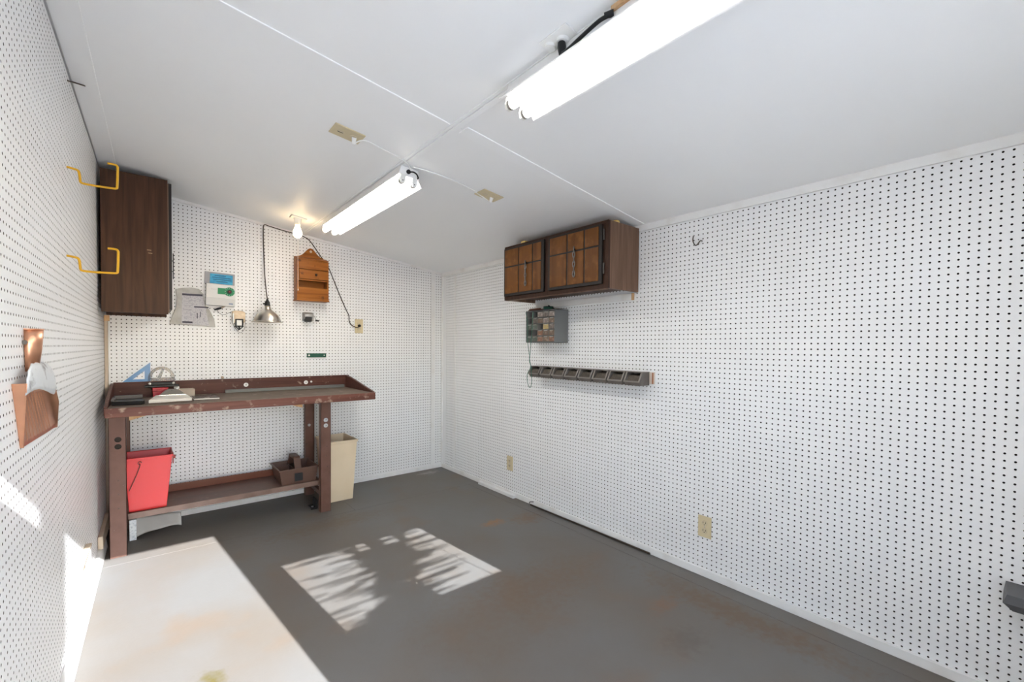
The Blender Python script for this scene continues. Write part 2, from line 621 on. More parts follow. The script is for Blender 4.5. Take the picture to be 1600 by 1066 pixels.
obj('door_brace', MB().frame_box(hing, du, dv, (0, 0, 1), (.05, .61, .035, .053, 1.55, 1.64)), DOORM, door)
obj('door_handle', MB().tube([hing + du * .60 + dv * .036 + Vector((0, 0, 1.0)), hing + du * .60 + dv * .085 + Vector((0, 0, 1.0)), hing + du * .52 + dv * .085 + Vector((0, 0, 1.0))], .01, 8), STEEL, door)
win = struct('window_1', MB().box(WX0, WX1, YO + .02, YO + .045, WZ0, WZ0 + .012).box(WX0, WX1, YO + .02, YO + .045, WZ1 - .012, WZ1)
             .box(WX0, WX0 + .012, YO + .02, YO + .045, WZ0, WZ1).box(WX1 - .012, WX1, YO + .02, YO + .045, WZ0, WZ1), STEEL)
GLASS = mat('window_glass', (0.9, 0.95, 0.95), 0.05, alpha=0.06)
obj('pane', MB().box(WX0 + .01, WX1 - .01, YO + .028, YO + .032, WZ0 + .01, WZ1 - .01), GLASS, win)
obj('insect_screen', MB().box(WX0 + .01, WX1 - .01, YO + .036, YO + .037, WZ0 + .01, WZ1 - .01), mat('insect_screen_mesh', (0.12, 0.12, 0.12), 0.8, alpha=0.08), win)

# ------------------------------------------------------------------ ceiling
cm = MB().hexa([(-.35, YO, zc(-.35) + .03), (XR + .1, YO, zc(XR + .1) + .03), (XR + .1, .1, zc(XR + .1) + .03), (-.35, .1, zc(-.35) + .03),
                (-.35, YO, zc(-.35) + .06), (XR + .1, YO, zc(XR + .1) + .06), (XR + .1, .1, zc(XR + .1) + .06), (-.35, .1, zc(-.35) + .06)])
ceil = struct('ceiling', cm, CAVITY)
for (x0, x1, y0, y1) in ((-.35, 1.174, -2.283, .1), (1.176, XR + .1, -2.316, .1), (-.35, 1.174, YO, -2.285), (1.176, XR + .1, YO, -2.318)):
    obj('ceiling_panel', MB().hexa([(x0, y0, zc(x0)), (x1, y0, zc(x1)), (x1, y1, zc(x1)), (x0, y1, zc(x0)),
                                    (x0, y0, zc(x0) + .028), (x1, y0, zc(x1) + .028), (x1, y1, zc(x1) + .028), (x0, y1, zc(x0) + .028)]), CEIL, ceil)


def ceil_board(x0, x1, y0, y1, t, xs0=None, xs1=None):
    """flat board under the ceiling; xs0/xs1 give the x range at y1 when it differs"""
    a0, a1 = (x0, x1)
    b0, b1 = (xs0 if xs0 is not None else x0), (xs1 if xs1 is not None else x1)
    p = [(a0, y0), (a1, y0), (b1, y1), (b0, y1)]
    return MB().hexa([on_ceiling(x, y, 0, t) for x, y in p] + [on_ceiling(x, y, 0, -.002) for x, y in p])


trim(ceil_board(1.150, 1.163, YF, -.01, .004))
trim(ceil_board(1.165, 1.188, YF, -.01, .007))
trim(ceil_board(.06, 1.148, -2.312, -2.252, .004))
trim(ceil_board(1.205, XR - .02, -2.35, -2.285, .004))
trim(ceil_board(xl(YF) + .004, xl(YF) + .085, YF, -.02, .004, xl(-.02) + .004, xl(-.02) + .085))
# right wall top trim, back wall top trim, corner strips
trim(MB().box(XR - .014, XR, YF, 0, zc(XR) - .036, zc(XR) + .004), TRIM)
trim(MB().hexa([(-.05, -.012, zc(-.05) - .020), (XR, -.012, zc(XR) - .020), (XR, 0, zc(XR) - .020), (-.05, 0, zc(-.05) - .020),
                (-.05, -.012, zc(-.05) + .003), (XR, -.012, zc(XR) + .003), (XR, 0, zc(XR) + .003), (-.05, 0, zc(-.05) + .003)]), TRIM)
trim(MB().box(2.343, 2.384, -.007, 0, .035, zc(2.36) - .02), TRIM)
trim(MB().box(XR - .006, XR, -.262, -.232, .03, zc(XR) - .036), TRIM)
trim(MB().box(XR - .012, XR, -.016, 0, 0, zc(XR)), TRIM)
# left rear corner: tan wooden post and a white strip
trim(MB().box(-.031, -.014, -.040, 0, .02, 1.395), TANPOST)
trim(MB().box(-.014, -.006, -.012, 0, .02, 1.395), TRIM)
b = obj('post_end', MB().box(-.031, -.006, -.05, -.002, 1.362, 1.398), RAW)
tag(b, 'bare orange pine block end below the left wall cabinet', 'wood block')

bb = MB().box(0, XR, -.012, 0, 0, .037)
struct('baseboard_back', bb, TRIM, .002)
br = MB().box(XR - .013, XR, YF, -.02, 0, .040)
struct('baseboard_right', br, TRIM, .002)
trim(MB().box(XR - .042, XR - .014, -1.185, -.70, 0, .026), TRIM, .002)
bl_ = MB()
bl_.hexa([on_left(YF, 0, 0), on_left(YF, 0, .026), on_left(-.33, 0, .026), on_left(-.33, 0, 0),
          on_left(YF, .07, 0), on_left(YF, .07, .018), on_left(-.33, .07, .018), on_left(-.33, .07, 0)])
struct('baseboard_left', bl_, TRIM, .002)
b = obj('wood_offcut', MB().hexa([on_left(-.56, .005, .001), on_left(-.56, .005, .024), on_left(-.10, .005, .024), on_left(-.10, .005, .001),
                                  on_left(-.56, .075, .001), on_left(-.56, .075, .022), on_left(-.10, .075, .022), on_left(-.10, .075, .001)]), TANPOST, None, .002)
b.location.z += .066
tag(b, 'short tan wood strip with orange end on the left baseboard', 'wood strip')

# ------------------------------------------------------------------ outside: ground and a shrub by the window
gm = MB().box(-12, 14, -24, YO - .002, -.16, -.10)
struct('ground', gm, mat('pale_concrete', (0.72, 0.72, 0.72), 0.8, noise=(0.6, (0.62, 0.61, 0.60), 0.4, 0.7)))
SHY = -4.80
sh = thing('shrub', (1.60, SHY, -.1), 'leafy shrub standing outside the window behind the viewpoint', 'shrub')
TW = mat('twig_bark', (0.10, 0.07, 0.05), 0.8)


def to_shrub(fx_, fy_, yo=0.0):
    """where the sun ray that reaches floor point (fx_, fy_) passes the shrub"""
    t = (fy_ - (SHY + yo)) / SUN_DIR.y
    return Vector((fx_, fy_, 0)) - SUN_DIR * t


obj('stem', MB().tube(smooth_path([(1.62, SHY, -.1), (1.64, SHY, .6), (1.56, SHY, 1.2), (1.60, SHY, 1.75)]), [.03] * 6 + [.024] * 6 + [.016] * 7, 6), TW, sh)
tw = MB()
rs = random.Random(11)
LB = [(-2.10, .80), (-2.02, .86), (-1.95, .95), (-1.84, 1.06), (-1.69, 1.105), (-1.48, 1.11), (-1.25, 1.10), (-1.1, 1.10)]
RB = [(-2.10, 1.235), (-1.96, 1.25), (-1.79, 1.29), (-1.62, 1.355), (-1.40, 1.405), (-1.19, 1.48), (-1.1, 1.49)]


def leaf(x0_, x1_, fy_, th, yo):
    a_ = to_shrub(x0_, fy_, yo)
    b_ = to_shrub(x1_, fy_, yo)
    b_.z += rs.uniform(-.006, .006)
    tw.tube([a_, (a_ * .75 + b_ * .25), (a_ + b_) / 2, (a_ * .25 + b_ * .75), b_], [.0012, th * .9, th, th * .9, .0012], 5)


fy = -2.09
while fy < -1.12:
    l_ = np.interp(fy, [q[0] for q in LB], [q[1] for q in LB]) + rs.gauss(0, .03)
    r_ = np.interp(fy, [q[0] for q in RB], [q[1] for q in RB]) + rs.gauss(0, .03)
    m_ = (l_ + r_) / 2 + rs.uniform(-.05, .05)
    hole = fy > -1.34 and rs.random() < .75
    leaf(l_ - rs.uniform(0, .05), 1.15 if hole else m_ + .05, fy, .0075, rs.uniform(-.05, .05))
    leaf(1.21 if hole else m_ - .05, 1.31 if hole else r_ + rs.uniform(0, .06), fy + .004, .0075, rs.uniform(-.05, .05))
    leaf(1.38 if hole else m_ - .12, r_ + rs.uniform(-.03, .05), fy + .008, .007, rs.uniform(-.05, .05))
    fy += .022
for k in range(44):
    fy = rs.uniform(-2.05, -1.2)
    x0_ = rs.uniform(.68, 1.0)
    leaf(x0_, rs.uniform(x0_ + .1, 1.15), fy, rs.uniform(.0028, .0046), rs.uniform(.18, .30))
for k in range(34):
    fy = rs.uniform(-2.05, -1.2)
    r_ = np.interp(fy, [q[0] for q in RB], [q[1] for q in RB])
    leaf(r_ - .05, r_ + rs.uniform(.08, .32), fy, rs.uniform(.003, .0055), rs.uniform(.18, .30))
a_, b_ = to_shrub(1.475, -1.25), to_shrub(1.60, -2.03)
tw.tube([a_, (a_ + b_) / 2, b_], .0024, 5)
t_ = obj('twigs', tw, TW, sh)
t_['kind'] = 'stuff'

# ------------------------------------------------------------------ workbench
BX0, BX1, BY, BZ = 0.0, 1.513, -0.65, 0.86
bench = thing('workbench', (.75, -.33, 0), 'brown painted workbench with raised backboard and steel legs along the back wall', 'workbench')
obj('worktop', MB().box(BX0 + .012, BX1 - .012, BY + .03, -.022, BZ - .046, BZ), BENCHTOP, bench, .002)
obj('front_edge', MB().box(BX0, BX1, BY, BY + .03, BZ - .05, BZ + .001), mat('worn_front_edge', (0.175, 0.07, 0.05), 0.42, wood=('x', 40, (0.115, 0.043, 0.031)), spots=(26, (0.34, 0.24, 0.18), 0.58, 0.72), spec=.2), bench, .004)
obj('backboard', MB().box(BX0 + .008, BX1 + .02, -.022, -.003, BZ - .046, .962), BENCH, bench, .002)
for x0, x1 in ((BX1 - .012, BX1 + .006), (BX0 - .004, BX0 + .012)):
    obj('end_board', MB().prism([(x0, -.022, BZ - .04), (x0, BY + .03, BZ - .04), (x0, BY + .03, BZ + .006), (x0, -.10, .955), (x0, -.022, .958)],
                                [(x1, -.022, BZ - .04), (x1, BY + .03, BZ - .04), (x1, BY + .03, BZ + .006), (x1, -.10, .955), (x1, -.022, .958)]), BENCH, bench, .0015)


def leg(x0, x1, yf, yb, holes):
    """formed sheet steel leg: a face with knock-out holes and two folded flanges"""
    m = MB()
    plate_holes(m, (x0, yf, 0), (1, 0, 0), (0, 0, 1), (0, 1, 0), 0, x1 - x0, 0, BZ - .05, holes, .0025)
    m.box(x0, x0 + .0025, yf, yb, 0, BZ - .05).box(x1 - .0025, x1, yf, yb, 0, BZ - .05)
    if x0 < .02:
        obj('hole_shade_plate', MB().box(x0 + .003, x1 - .003, yf + .006, yf + .009, .02, BZ - .06), CAVITY, bench)  # added dark plate, stands in for shade inside the knock-out holes
    return obj('leg', m, LEGM, bench)


leg(1.145, 1.216, -.548, -.50, [(.036, .672, .0155), (.036, .632, .0155)])
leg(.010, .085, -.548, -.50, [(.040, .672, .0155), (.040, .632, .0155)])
leg(1.160, 1.228, -.085, -.04, [])
leg(.022, .09, -.085, -.04, [])
for x0 in (.03, 1.165):
    obj('side_rail', MB().box(x0, x0 + .03, -.50, -.085, BZ - .085, BZ - .05), LEGM, bench, .001)
    obj('side_rail', MB().box(x0, x0 + .03, -.50, -.085, .10, .13), LEGM, bench, .001)
for (x, z) in ((1.168, .42), (1.190, .33), (1.187, .48), (.05, .44), (.05, .36), (.05, .28), (1.182, .41)):
    yb_ = -.548 if x != 1.168 else -.085
    obj('bolt', MB().disc((x, yb_ - .003, z), (0, 1, 0), .0045, .004, 10), mat('leg_bolt', (.10, .06, .045), .4, .6), bench)
obj('bolt', MB().disc((1.188, -.092, .57), (0, 1, 0), .011, .008, 10), STEEL, bench)
SHELF = mat('shelf_brown', (0.135, 0.070, 0.050), 0.4, wood=('x', 30, (0.16, 0.075, 0.05)), spots=(24, (.22, .13, .09), .62, .75))
shf = obj('shelf', MB().box(.088, 1.185, -.415, -.06, .185, .2), SHELF, bench, .001)
obj('shelf_front_lip', MB().box(.086, 1.19, -.425, -.413, .168, .203), mat('shelf_lip', (.21, .135, .105), .45, noise=(12, (.15, .09, .065), .4, .7)), shf, .001)
obj('shelf_rear_lip', MB().box(.088, 1.19, -.06, -.052, .185, .248), mat('shelf_lip_red', (.17, .055, .03), .4), shf, .001)
for x0, x1, zz in ((.92, 1.01, .79), (.10, .20, .79)):
    obj('corner_block', MB().prism([(x0 if x0 > .5 else x1, -.60, .812), (x1 if x0 > .5 else x0, -.60, .812), (x1 if x0 > .5 else x0, -.60, .782)],
                                   [(x0 if x0 > .5 else x1, -.56, .812), (x1 if x0 > .5 else x0, -.56, .812), (x1 if x0 > .5 else x0, -.56, .782)]), RAW, bench)
for x in (.337, .756, 1.181):
    wsh = obj('washer', MB().lathe((x, -.022, .913), (0, -1, 0), [(.0055, 0), (.0055, .004), (.0155, .003), (.0155, 0)], 18, False), WHITEP, bench)
    obj('screw', MB().disc((x, -.0225, .913), (0, -1, 0), .005, .003, 10), STEEL, wsh)
obj('screw', MB().disc((1.222, -.022, .917), (0, -1, 0), .008, .003, 10), PAPER, bench)
obj('foot_bracket', MB().box(1.105, 1.15, -.45, -.36, 0, .012).box(1.14, 1.15, -.45, -.36, .012, .07), BLACK, bench, .001)
obj('bolt', MB().disc((1.122, -.42, .012), (0, 0, 1), .009, .006, 10), STEEL, bench)

# ------------------------------------------------------------------ things on the bench
z = BZ + .0015
o = obj('metal_straightedge', MB().box(.62, 1.48, -.06, -.026, z, z + .022), mat('grey_straightedge', (.19, .19, .18), .45, .3), None, .001)
tag(o, 'long grey metal straightedge lying against the bench backboard', 'straightedge')
tr = thing('black_tray', (.08, -.42, z), 'shallow black tray with a grey rim at the left end of the bench', 'tray')
m = MB()
ring0 = [(.022, -.50), (.155, -.53), (.168, -.49), (.155, -.36), (.03, -.36)]
m.prism([(x, y, z) for x, y in ring0], [(x, y, z + .022) for x, y in ring0])
obj('tray_base', m, BLACK, tr, .002)
m = MB()
m.box(.026, .158, -.372, -.352, z + .022, z + .044).box(.020, .036, -.50, -.372, z + .022, z + .036)
obj('tray_rim', m, mat('tray_rim_grey', (.09, .08, .075), .4), tr, .003)
cl = thing('clipboard', (.30, -.40, z), 'clipboard with cream papers and a steel clip on the bench', 'clipboard')
m = MB().add([], [])
q = [(.182, -.535), (.40, -.515), (.385, -.20), (.215, -.205)]
obj('board', MB().prism([(x, y, z) for x, y in q], [(x, y, z + .005) for x, y in q]), mat('hardboard', (.16, .12, .09), .6), cl)
q2 = [(.186, -.528), (.394, -.51), (.380, -.21), (.22, -.215)]
obj('papers', MB().prism([(x, y, z + .005) for x, y in q2], [(x, y, z + .022) for x, y in q2]), PAPER, cl, .002)
ck = obj('clip', MB().prism([(.235, -.245, z + .022), (.375, -.235, z + .022), (.345, -.215, z + .05), (.325, -.212, z + .058), (.285, -.214, z + .058), (.268, -.218, z + .05)],
                            [(.235, -.228, z + .022), (.375, -.218, z + .022), (.345, -.206, z + .05), (.325, -.204, z + .058), (.285, -.206, z + .058), (.268, -.209, z + .05)]), mat('clip_steel', (.30, .28, .25), .35, .7), cl, .001)
obj('clip_jaw', MB().box(.235, .375, -.27, -.238, z + .021, z + .027), mat('bright_steel', (.8, .8, .79), .25, .9), ck, .001)
obj('clip_hole', MB().disc((.303, -.215, z + .045), (0, -1, 0), .006, .004, 10), BLACK, ck)
o = thing('note_box', (.39, -.16, z), 'small open cream cardboard box behind the clipboard', 'box')
obj('box_body', MB().box(.345, .43, -.18, -.175, z, z + .05).box(.345, .43, -.105, -.10, z, z + .05).box(.345, .35, -.175, -.105, z, z + .05).box(.425, .43, -.175, -.105, z, z + .05)
    .box(.35, .425, -.175, -.105, z, z + .003), mat('cream_card', (.50, .42, .34), .7), o)
o = thing('notebook', (.47, -.35, z), 'small dark notebook with a shiny cover right of the clipboard', 'notebook')
q = [(.407, -.45), (.540, -.475), (.53, -.255), (.405, -.275)]
obj('pages', MB().prism([(x, y, z + .0015) for x, y in q], [(x, y, z + .010) for x, y in q]), PAPER, o)
obj('cover', MB().prism([(x, y, z + .010) for x, y in q], [(x, y, z + .013) for x, y in q]), mat('dark_cover', (.06, .05, .045), .25, 0, noise=(30, (.36, .33, .30), .55, .7)), o)
obj('back_cover', MB().prism([(x, y, z) for x, y in q], [(x, y, z + .0015) for x, y in q]), BLACK, o)
o = thing('red_box', (.25, -.085, z), 'deep red box standing at the backboard under a black bar', 'box')
obj('box_body', MB().hexa([(.208, -.115, z), (.268, -.115, z), (.268, -.05, z), (.208, -.05, z), (.205, -.11, z + .062), (.290, -.11, z + .062), (.290, -.05, z + .062), (.205, -.05, z + .062)]),
    mat('deep_red', (.42, .012, .022), .4), o, .002)
obj('lid_seam', MB().box(.204, .288, -.1145, -.049, z + .040, z + .042), mat('dark_red', (.22, .006, .012), .5), o)
o = thing('black_bar_tool', (.257, -.06, z + .063), 'black bar tool with two pale knobs resting on the red box', 'tool')
obj('bar', MB().box(.165, .348, -.085, -.028, z + .063, z + .078).box(.19, .33, -.075, -.035, z + .078, z + .096), BLACK, o, .003)
for x in (.192, .318):
    obj('knob', MB().lathe((x, -.06, z + .084), (0, -1, .35), [(0, .02), (.007, .018), (.009, .011), (.007, .003), (.004, 0)], 12), PAPER, o)

# set square and protractor on the wall above the backboard
BLUEP = mat('blue_clear_plastic', (.20, .45, .80), .15, alpha=.45)
CLEARP = mat('clear_plastic', (.34, .33, .33), .15, alpha=.48)
m = MB()
A, B_, C_ = (.052, .962), (.196, 1.092), (.196, .962)
a_, b_, c_ = (.105, .978), (.166, 1.035), (.166, .978)
y0, y1 = -.0035, -.0015
for (p, q, r, s) in ((A, B_, b_, a_), (B_, C_, c_, b_), (C_, A, a_, c_)):
    m.prism([(p[0], y0, p[1]), (q[0], y0, q[1]), (r[0], y0, r[1]), (s[0], y0, s[1])], [(p[0], y1, p[1]), (q[0], y1, q[1]), (r[0], y1, r[1]), (s[0], y1, s[1])])
o = obj('set_square', m, BLUEP)
tag(o, 'translucent blue drafting triangle leaning on the pegboard above the bench', 'set square')
m = MB()
oc = [(.255 + .073 * math.cos(a), .978 + .083 * math.sin(a)) for a in np.linspace(PI, 0, 21)]
ic = [(.255 + .054 * math.cos(a), .978 + .064 * math.sin(a)) for a in np.linspace(PI, 0, 21)]
for i in range(20):
    p, q, r, s = oc[i], oc[i + 1], ic[i + 1], ic[i]
    m.prism([(p[0], y0, p[1]), (q[0], y0, q[1]), (r[0], y0, r[1]), (s[0], y0, s[1])], [(p[0], y1, p[1]), (q[0], y1, q[1]), (r[0], y1, r[1]), (s[0], y1, s[1])])
m.box(.182, .328, y0, y1, .963, .985)
pro = obj('protractor', m, CLEARP)
tag(pro, 'clear grey plastic protractor standing above the black bar tool', 'protractor')
obj('spoke', MB().prism([(.232, y0, .985), (.252, y0, .985), (.272, y0, 1.044), (.258, y0, 1.046)], [(.232, y1, .985), (.252, y1, .985), (.272, y1, 1.044), (.258, y1, 1.046)]), CLEARP, pro)
o = obj('wood_peg', MB().lathe((.608, -.004, .964), (0, 0, 1), [(0, 0), (.008, 0), (.010, .010), (.006, .018), (0, .02)], 10), TANPOST)
tag(o, 'tiny tan knob poking above the bench backboard', 'peg')

# ------------------------------------------------------------------ things on and under the shelf
bk = thing('red_bucket', (.18, -.28, .2), 'square red plastic bucket with wire handle on the bench shelf', 'bucket')
x0b, x1b, x0t, x1t = .090, .268, .072, .298
yf0, yb0, yf1, yb1 = -.395, -.225, -.405, -.17
zb, zt = .201, .525


def shell(mb, bot, top, t):
    """open rectangular tapered vessel with wall thickness; bot/top = (x0,x1,y0,y1,z)"""
    def rect(r, i):
        return [(r[0] + i, r[2] + i, r[4]), (r[1] - i, r[2] + i, r[4]), (r[1] - i, r[3] - i, r[4]), (r[0] + i, r[3] - i, r[4])]
    ob_, ot = rect(bot, 0), rect(top, 0)
    ib, it = rect((bot[0], bot[1], bot[2], bot[3], bot[4] + t), t), rect(top, t)
    V = ob_ + ot + it + ib
    F = [(3, 2, 1, 0)]
    for i in range(4):
        j = (i + 1) % 4
        F += [(i, j, 4 + j, 4 + i), (4 + i, 4 + j, 8 + j, 8 + i), (8 + i, 8 + j, 12 + j, 12 + i)]
    F.append((12, 13, 14, 15))
    return mb.add(V, F)


body = obj('body', shell(MB(), (x0b, x1b, yf0, yb0, zb), (x0t, x1t, yf1, yb1, zt), .004), RED, bk, .006)
obj('rim', MB().box(x0t - .004, x1t + .004, yf1 - .004, yf1, zt - .012, zt + .002).box(x0t - .004, x1t + .004, yb1, yb1 + .004, zt - .012, zt + .002)
    .box(x0t - .004, x0t, yf1, yb1, zt - .012, zt + .002).box(x1t, x1t + .004, yf1, yb1, zt - .012, zt + .002), RED, bk, .001)
hp = [(.150, -.412, .495), (.146, -.413, .503), (.138, -.413, .503), (.133, -.412, .495), (.138, -.412, .487), (.143, -.412, .485), (.128, -.412, .43), (.092, -.416, .335)]
obj('wire_handle', MB().tube(smooth_path(hp, 4), .002, 6), mat('rusty_wire', (.09, .07, .055), .5, .7), bk)
obj('handle_lug', MB().box(x1t + .004, x1t + .018, -.34, -.315, .485, .505).box(x1t + .003, x1t + .008, -.35, -.30, .455, .52), mat('lug_red_brown', (.40, .09, .07), .45), bk, .002)
tt = thing('tool_caddy', (1.04, -.27, .2), 'brown plastic tool caddy with centre handle on the bench shelf', 'caddy')
tx0, tx1, ty0, ty1 = .905, 1.165, -.405, -.12
body = MB()
shell(body, (tx0 + .018, tx1 - .012, ty0 + .012, ty1 - .012, .2), (tx0, tx1, ty0, ty1, .312), .004)
obj('body', body, BRN, tt)
obj('rim', MB().box(tx0 - .006, tx1 + .006, ty0 - .006, ty0 + .002, .303, .314).box(tx0 - .006, tx1 + .006, ty1 - .002, ty1 + .006, .303, .314)
    .box(tx0 - .006, tx0 + .002, ty0, ty1, .303, .314).box(tx1 - .002, tx1 + .006, ty0, ty1, .303, .314), BRN, tt, .002)
obj('divider', MB().box(1.012, 1.018, ty0 + .01, ty1 - .008, .206, .300).box(1.055, 1.061, ty0 + .01, ty1 - .008, .206, .300), BRN, tt)
obj('divider', MB().box(tx0 + .01, 1.012, -.20, -.195, .206, .30), BRN, tt)
m = MB()
pts_o = [(-.375, .30), (-.335, .372), (-.320, .384), (-.20, .384), (-.185, .372), (-.145, .30)]
pts_i = [(-.350, .30), (-.318, .358), (-.310, .366), (-.21, .366), (-.202, .358), (-.17, .30)]
for i in range(5):
    a0, a1, b1, b0 = pts_o[i], pts_o[i + 1], pts_i[i + 1], pts_i[i]
    m.prism([(1.014, p[0], p[1]) for p in (a0, a1, b1, b0)], [(1.059, p[0], p[1]) for p in (a0, a1, b1, b0)])
obj('handle', m, BRN, tt, .002)
obj('label_recess', MB().box(1.005, 1.058, ty0 - .0055, ty0 + .004, .222, .278), BLACK, tt)
wbk = thing('wastebasket', (1.36, -.26, 0), 'tall cream plastic wastebasket standing behind the right bench leg', 'wastebasket')
body = MB()
shell(body, (1.262, 1.435, -.385, -.13, 0), (1.238, 1.462, -.405, -.095, .468), .004)
obj('body', body, TAN, wbk, .012)
obj('rim', MB().box(1.232, 1.468, -.411, -.404, .455, .474).box(1.232, 1.468, -.096, -.089, .455, .474).box(1.232, 1.239, -.405, -.095, .455, .474).box(1.461, 1.468, -.405, -.095, .455, .474), TAN, wbk, .003)
obj('base_band', MB().box(1.2605, 1.4365, -.387, -.384, .040, .044), TAN, wbk)
m = MB()
NX, NZ = 14, 6
for i in range(NX + 1):
    for j in range(NZ + 1):
        u, v = i / NX, j / NZ
        m.v.append((.11 + .235 * u, -.315 + .05 * v + .012 * math.sin(u * 9 + v * 2), .012 + .035 * math.sin(u * 2.4) * (1 - v) + v * (.12 - .02 * u)))
for i in range(NX):
    for j in range(NZ):
        a = i * (NZ + 1) + j
        m.f.append((a, a + NZ + 1, a + NZ + 2, a + 1))
        m.sm.append(True)
o = obj('plastic_sheet', m, mat('milky_plastic', (.50, .48, .45), .3, alpha=.72))
sd_ = o.modifiers.new('thick', 'SOLIDIFY')
sd_.thickness = .0015
tag(o, 'crumpled milky plastic sheet hanging below the bench shelf', 'plastic sheet')
o = obj('white_carton', MB().box(.088, .122, -.315, -.255, 0, .128), mat('pale_carton', (.72, .74, .75), .6, noise=(70, (.52, .55, .58), .5, .6)), None, .002)
tag(o, 'small white carton on the floor beside the left bench leg', 'carton')

# ------------------------------------------------------------------ left cabinet
lc = thing('wall_cabinet', (.14, -.22, 1.40), 'tall dark walnut wall cabinet seen end-on in the left rear corner', 'cabinet')
cy0, cy1 = -.42, -.03
cx0, cx1 = -.020, .285
obj('side_panel', MB().box(cx0, cx1, cy0, cy0 + .016, 1.40, 2.222), CABW, lc, .001)
obj('side_panel', MB().box(cx0, cx1, cy1 - .016, cy1, 1.40, 2.222), CABW, lc, .001)
obj('bottom_panel', MB().box(cx0, cx1, cy0 + .016, cy1 - .016, 1.418, 1.434), CABW, lc)
obj('top_panel', MB().box(cx0, cx1, cy0 + .016, cy1 - .016, 2.19, 2.206), CABW, lc)
obj('back_panel', MB().box(cx0, cx0 + .006, cy0 + .016, cy1 - .016, 1.434, 2.19), CABW, lc)
dr = obj('door', MB().box(cx1 + .001, cx1 + .019, cy0 + .004, cy1 - .002, 1.43, 2.205), BLKSTRIP, lc, .002)
hm = MB()
hm.tube([(cx1 + .019, -.16, 1.77), (cx1 + .034, -.16, 1.77)], .003, 6).tube([(cx1 + .019, -.16, 1.70), (cx1 + .034, -.16, 1.70)], .003, 6)
hm.tube([(cx1 + .034, -.16, 1.82), (cx1 + .034, -.16, 1.65)], .003, 6)
obj('door_handle', hm, BLACK, dr)
obj('face_strip', MB().box(cx1 - .001, cx1 + .004, cy0 - .001, cy0 + .004, 1.41, 2.2), mat('strip_edge', (.17, .10, .065), .5), lc)
for (x, z_) in ((.185, 1.78), (.19, 1.762)):
    obj('scratch', MB().box(x, x + .02, cy0 - .0008, cy0, z_, z_ + .004), mat('tan_scratch', (.36, .24, .13), .7), lc)

# ------------------------------------------------------------------ right cabinet
rc = thing('wall_cabinet', (XR - .15, -1.86, 1.548), 'dark wall cabinet with two gridded amber doors and chain pulls on the right wall', 'cabinet')
fx = XR - .30
ya, yb, z0, z1 = -2.312, -1.385, 1.548, 1.928
obj('side_panel', MB().box(fx + .0145, XR - .015, ya, ya + .016, z0, z1), CABG, rc)
obj('side_panel', MB().box(fx + .0145, XR - .015, yb - .016, yb, z0, z1), CABG, rc)
obj('bottom_panel', MB().box(fx + .0145, XR - .015, ya + .016, yb - .016, z0 + .022, z0 + .036), CABW, rc)
obj('top_panel', MB().box(fx + .0145, XR - .015, ya + .016, yb - .016, z1 - .02, z1 - .006), CABG, rc)
obj('back_panel', MB().box(XR - .021, XR - .0145, ya + .016, yb - .016, z0 + .036, z1 - .02), CABG, rc)
obj('bottom_rail', MB().box(fx + .002, fx + .026, ya + .016, yb - .016, z0 - .004, z0 - .0005), CABG, rc)
fr = obj('face_frame', MB().box(fx - .002, fx + .014, ya, ya + .038, z0, z1).box(fx - .002, fx + .014, yb - .012, yb, z0, z1).box(fx - .002, fx + .014, -1.846, -1.806, z0, z1)
         .box(fx - .002, fx + .014, ya + .038, -1.846, z0, z0 + .03).box(fx - .002, fx + .014, -1.806, yb - .012, z0, z0 + .03)
         .box(fx - .002, fx + .014, ya + .038, -1.846, z1 - .022, z1).box(fx - .002, fx + .014, -1.806, yb - .012, z1 - .022, z1), mat('cabinet_frame_walnut', (.05, .022, .013), .45, wood=('z', 45, (.03, .014, .009)), spec=.18), rc)


def cab_door(dy0, dy1, splits, cz, chz0, chz1, cy_):
    dz0, dz1 = z0 + .026, z1 - .018
    d = obj('door', MB().box(fx - .016, fx - .002, dy0, dy1, dz0, dz1), BLKSTRIP, rc, .002)
    zs = [(dz0 + .018, cz - .005), (cz + .005, dz1 - .012)]
    ys = [dy0 + .018] + splits + [dy1 - .010]
    for (za, zb_) in zs:
        for a, b in zip(ys[:-1], ys[1:]):
            obj('door_panel', MB().box(fx - .0195, fx - .0155, a + .006, b - .006, za, zb_), CABP, d, .001)
    # chain pull: alternate twisted links
    n = 6
    L_ = (chz1 - chz0) / n
    ch = MB()
    for k in range(n):
        zc_ = chz0 + (k + .5) * L_
        w_, h_ = (.010, L_ * .66) if k % 2 == 0 else (.008, L_ * .62)
        ring = []
        for i in range(14):
            a = 2 * PI * i / 14
            if k % 2 == 0:
                ring.append((fx - .027 + .002 * math.cos(a), cy_ + w_ * math.cos(a), zc_ + h_ * math.sin(a)))
            else:
                ring.append((fx - .027 + .007 * math.cos(a), cy_ + .005 * math.cos(a), zc_ + h_ * math.sin(a)))
        ch.tube(ring, .0031, 6, closed=True)
    c = obj('chain_pull', ch, mat('dark_chain', (.24, .23, .22), .35, 1.0), d)
    for zz in (chz0 + .012, chz1 - .012):
        obj('pull_stud', MB().disc((fx - .0155, cy_, zz), (-1, 0, 0), .006, .012, 10), BLACK, d)
    return d


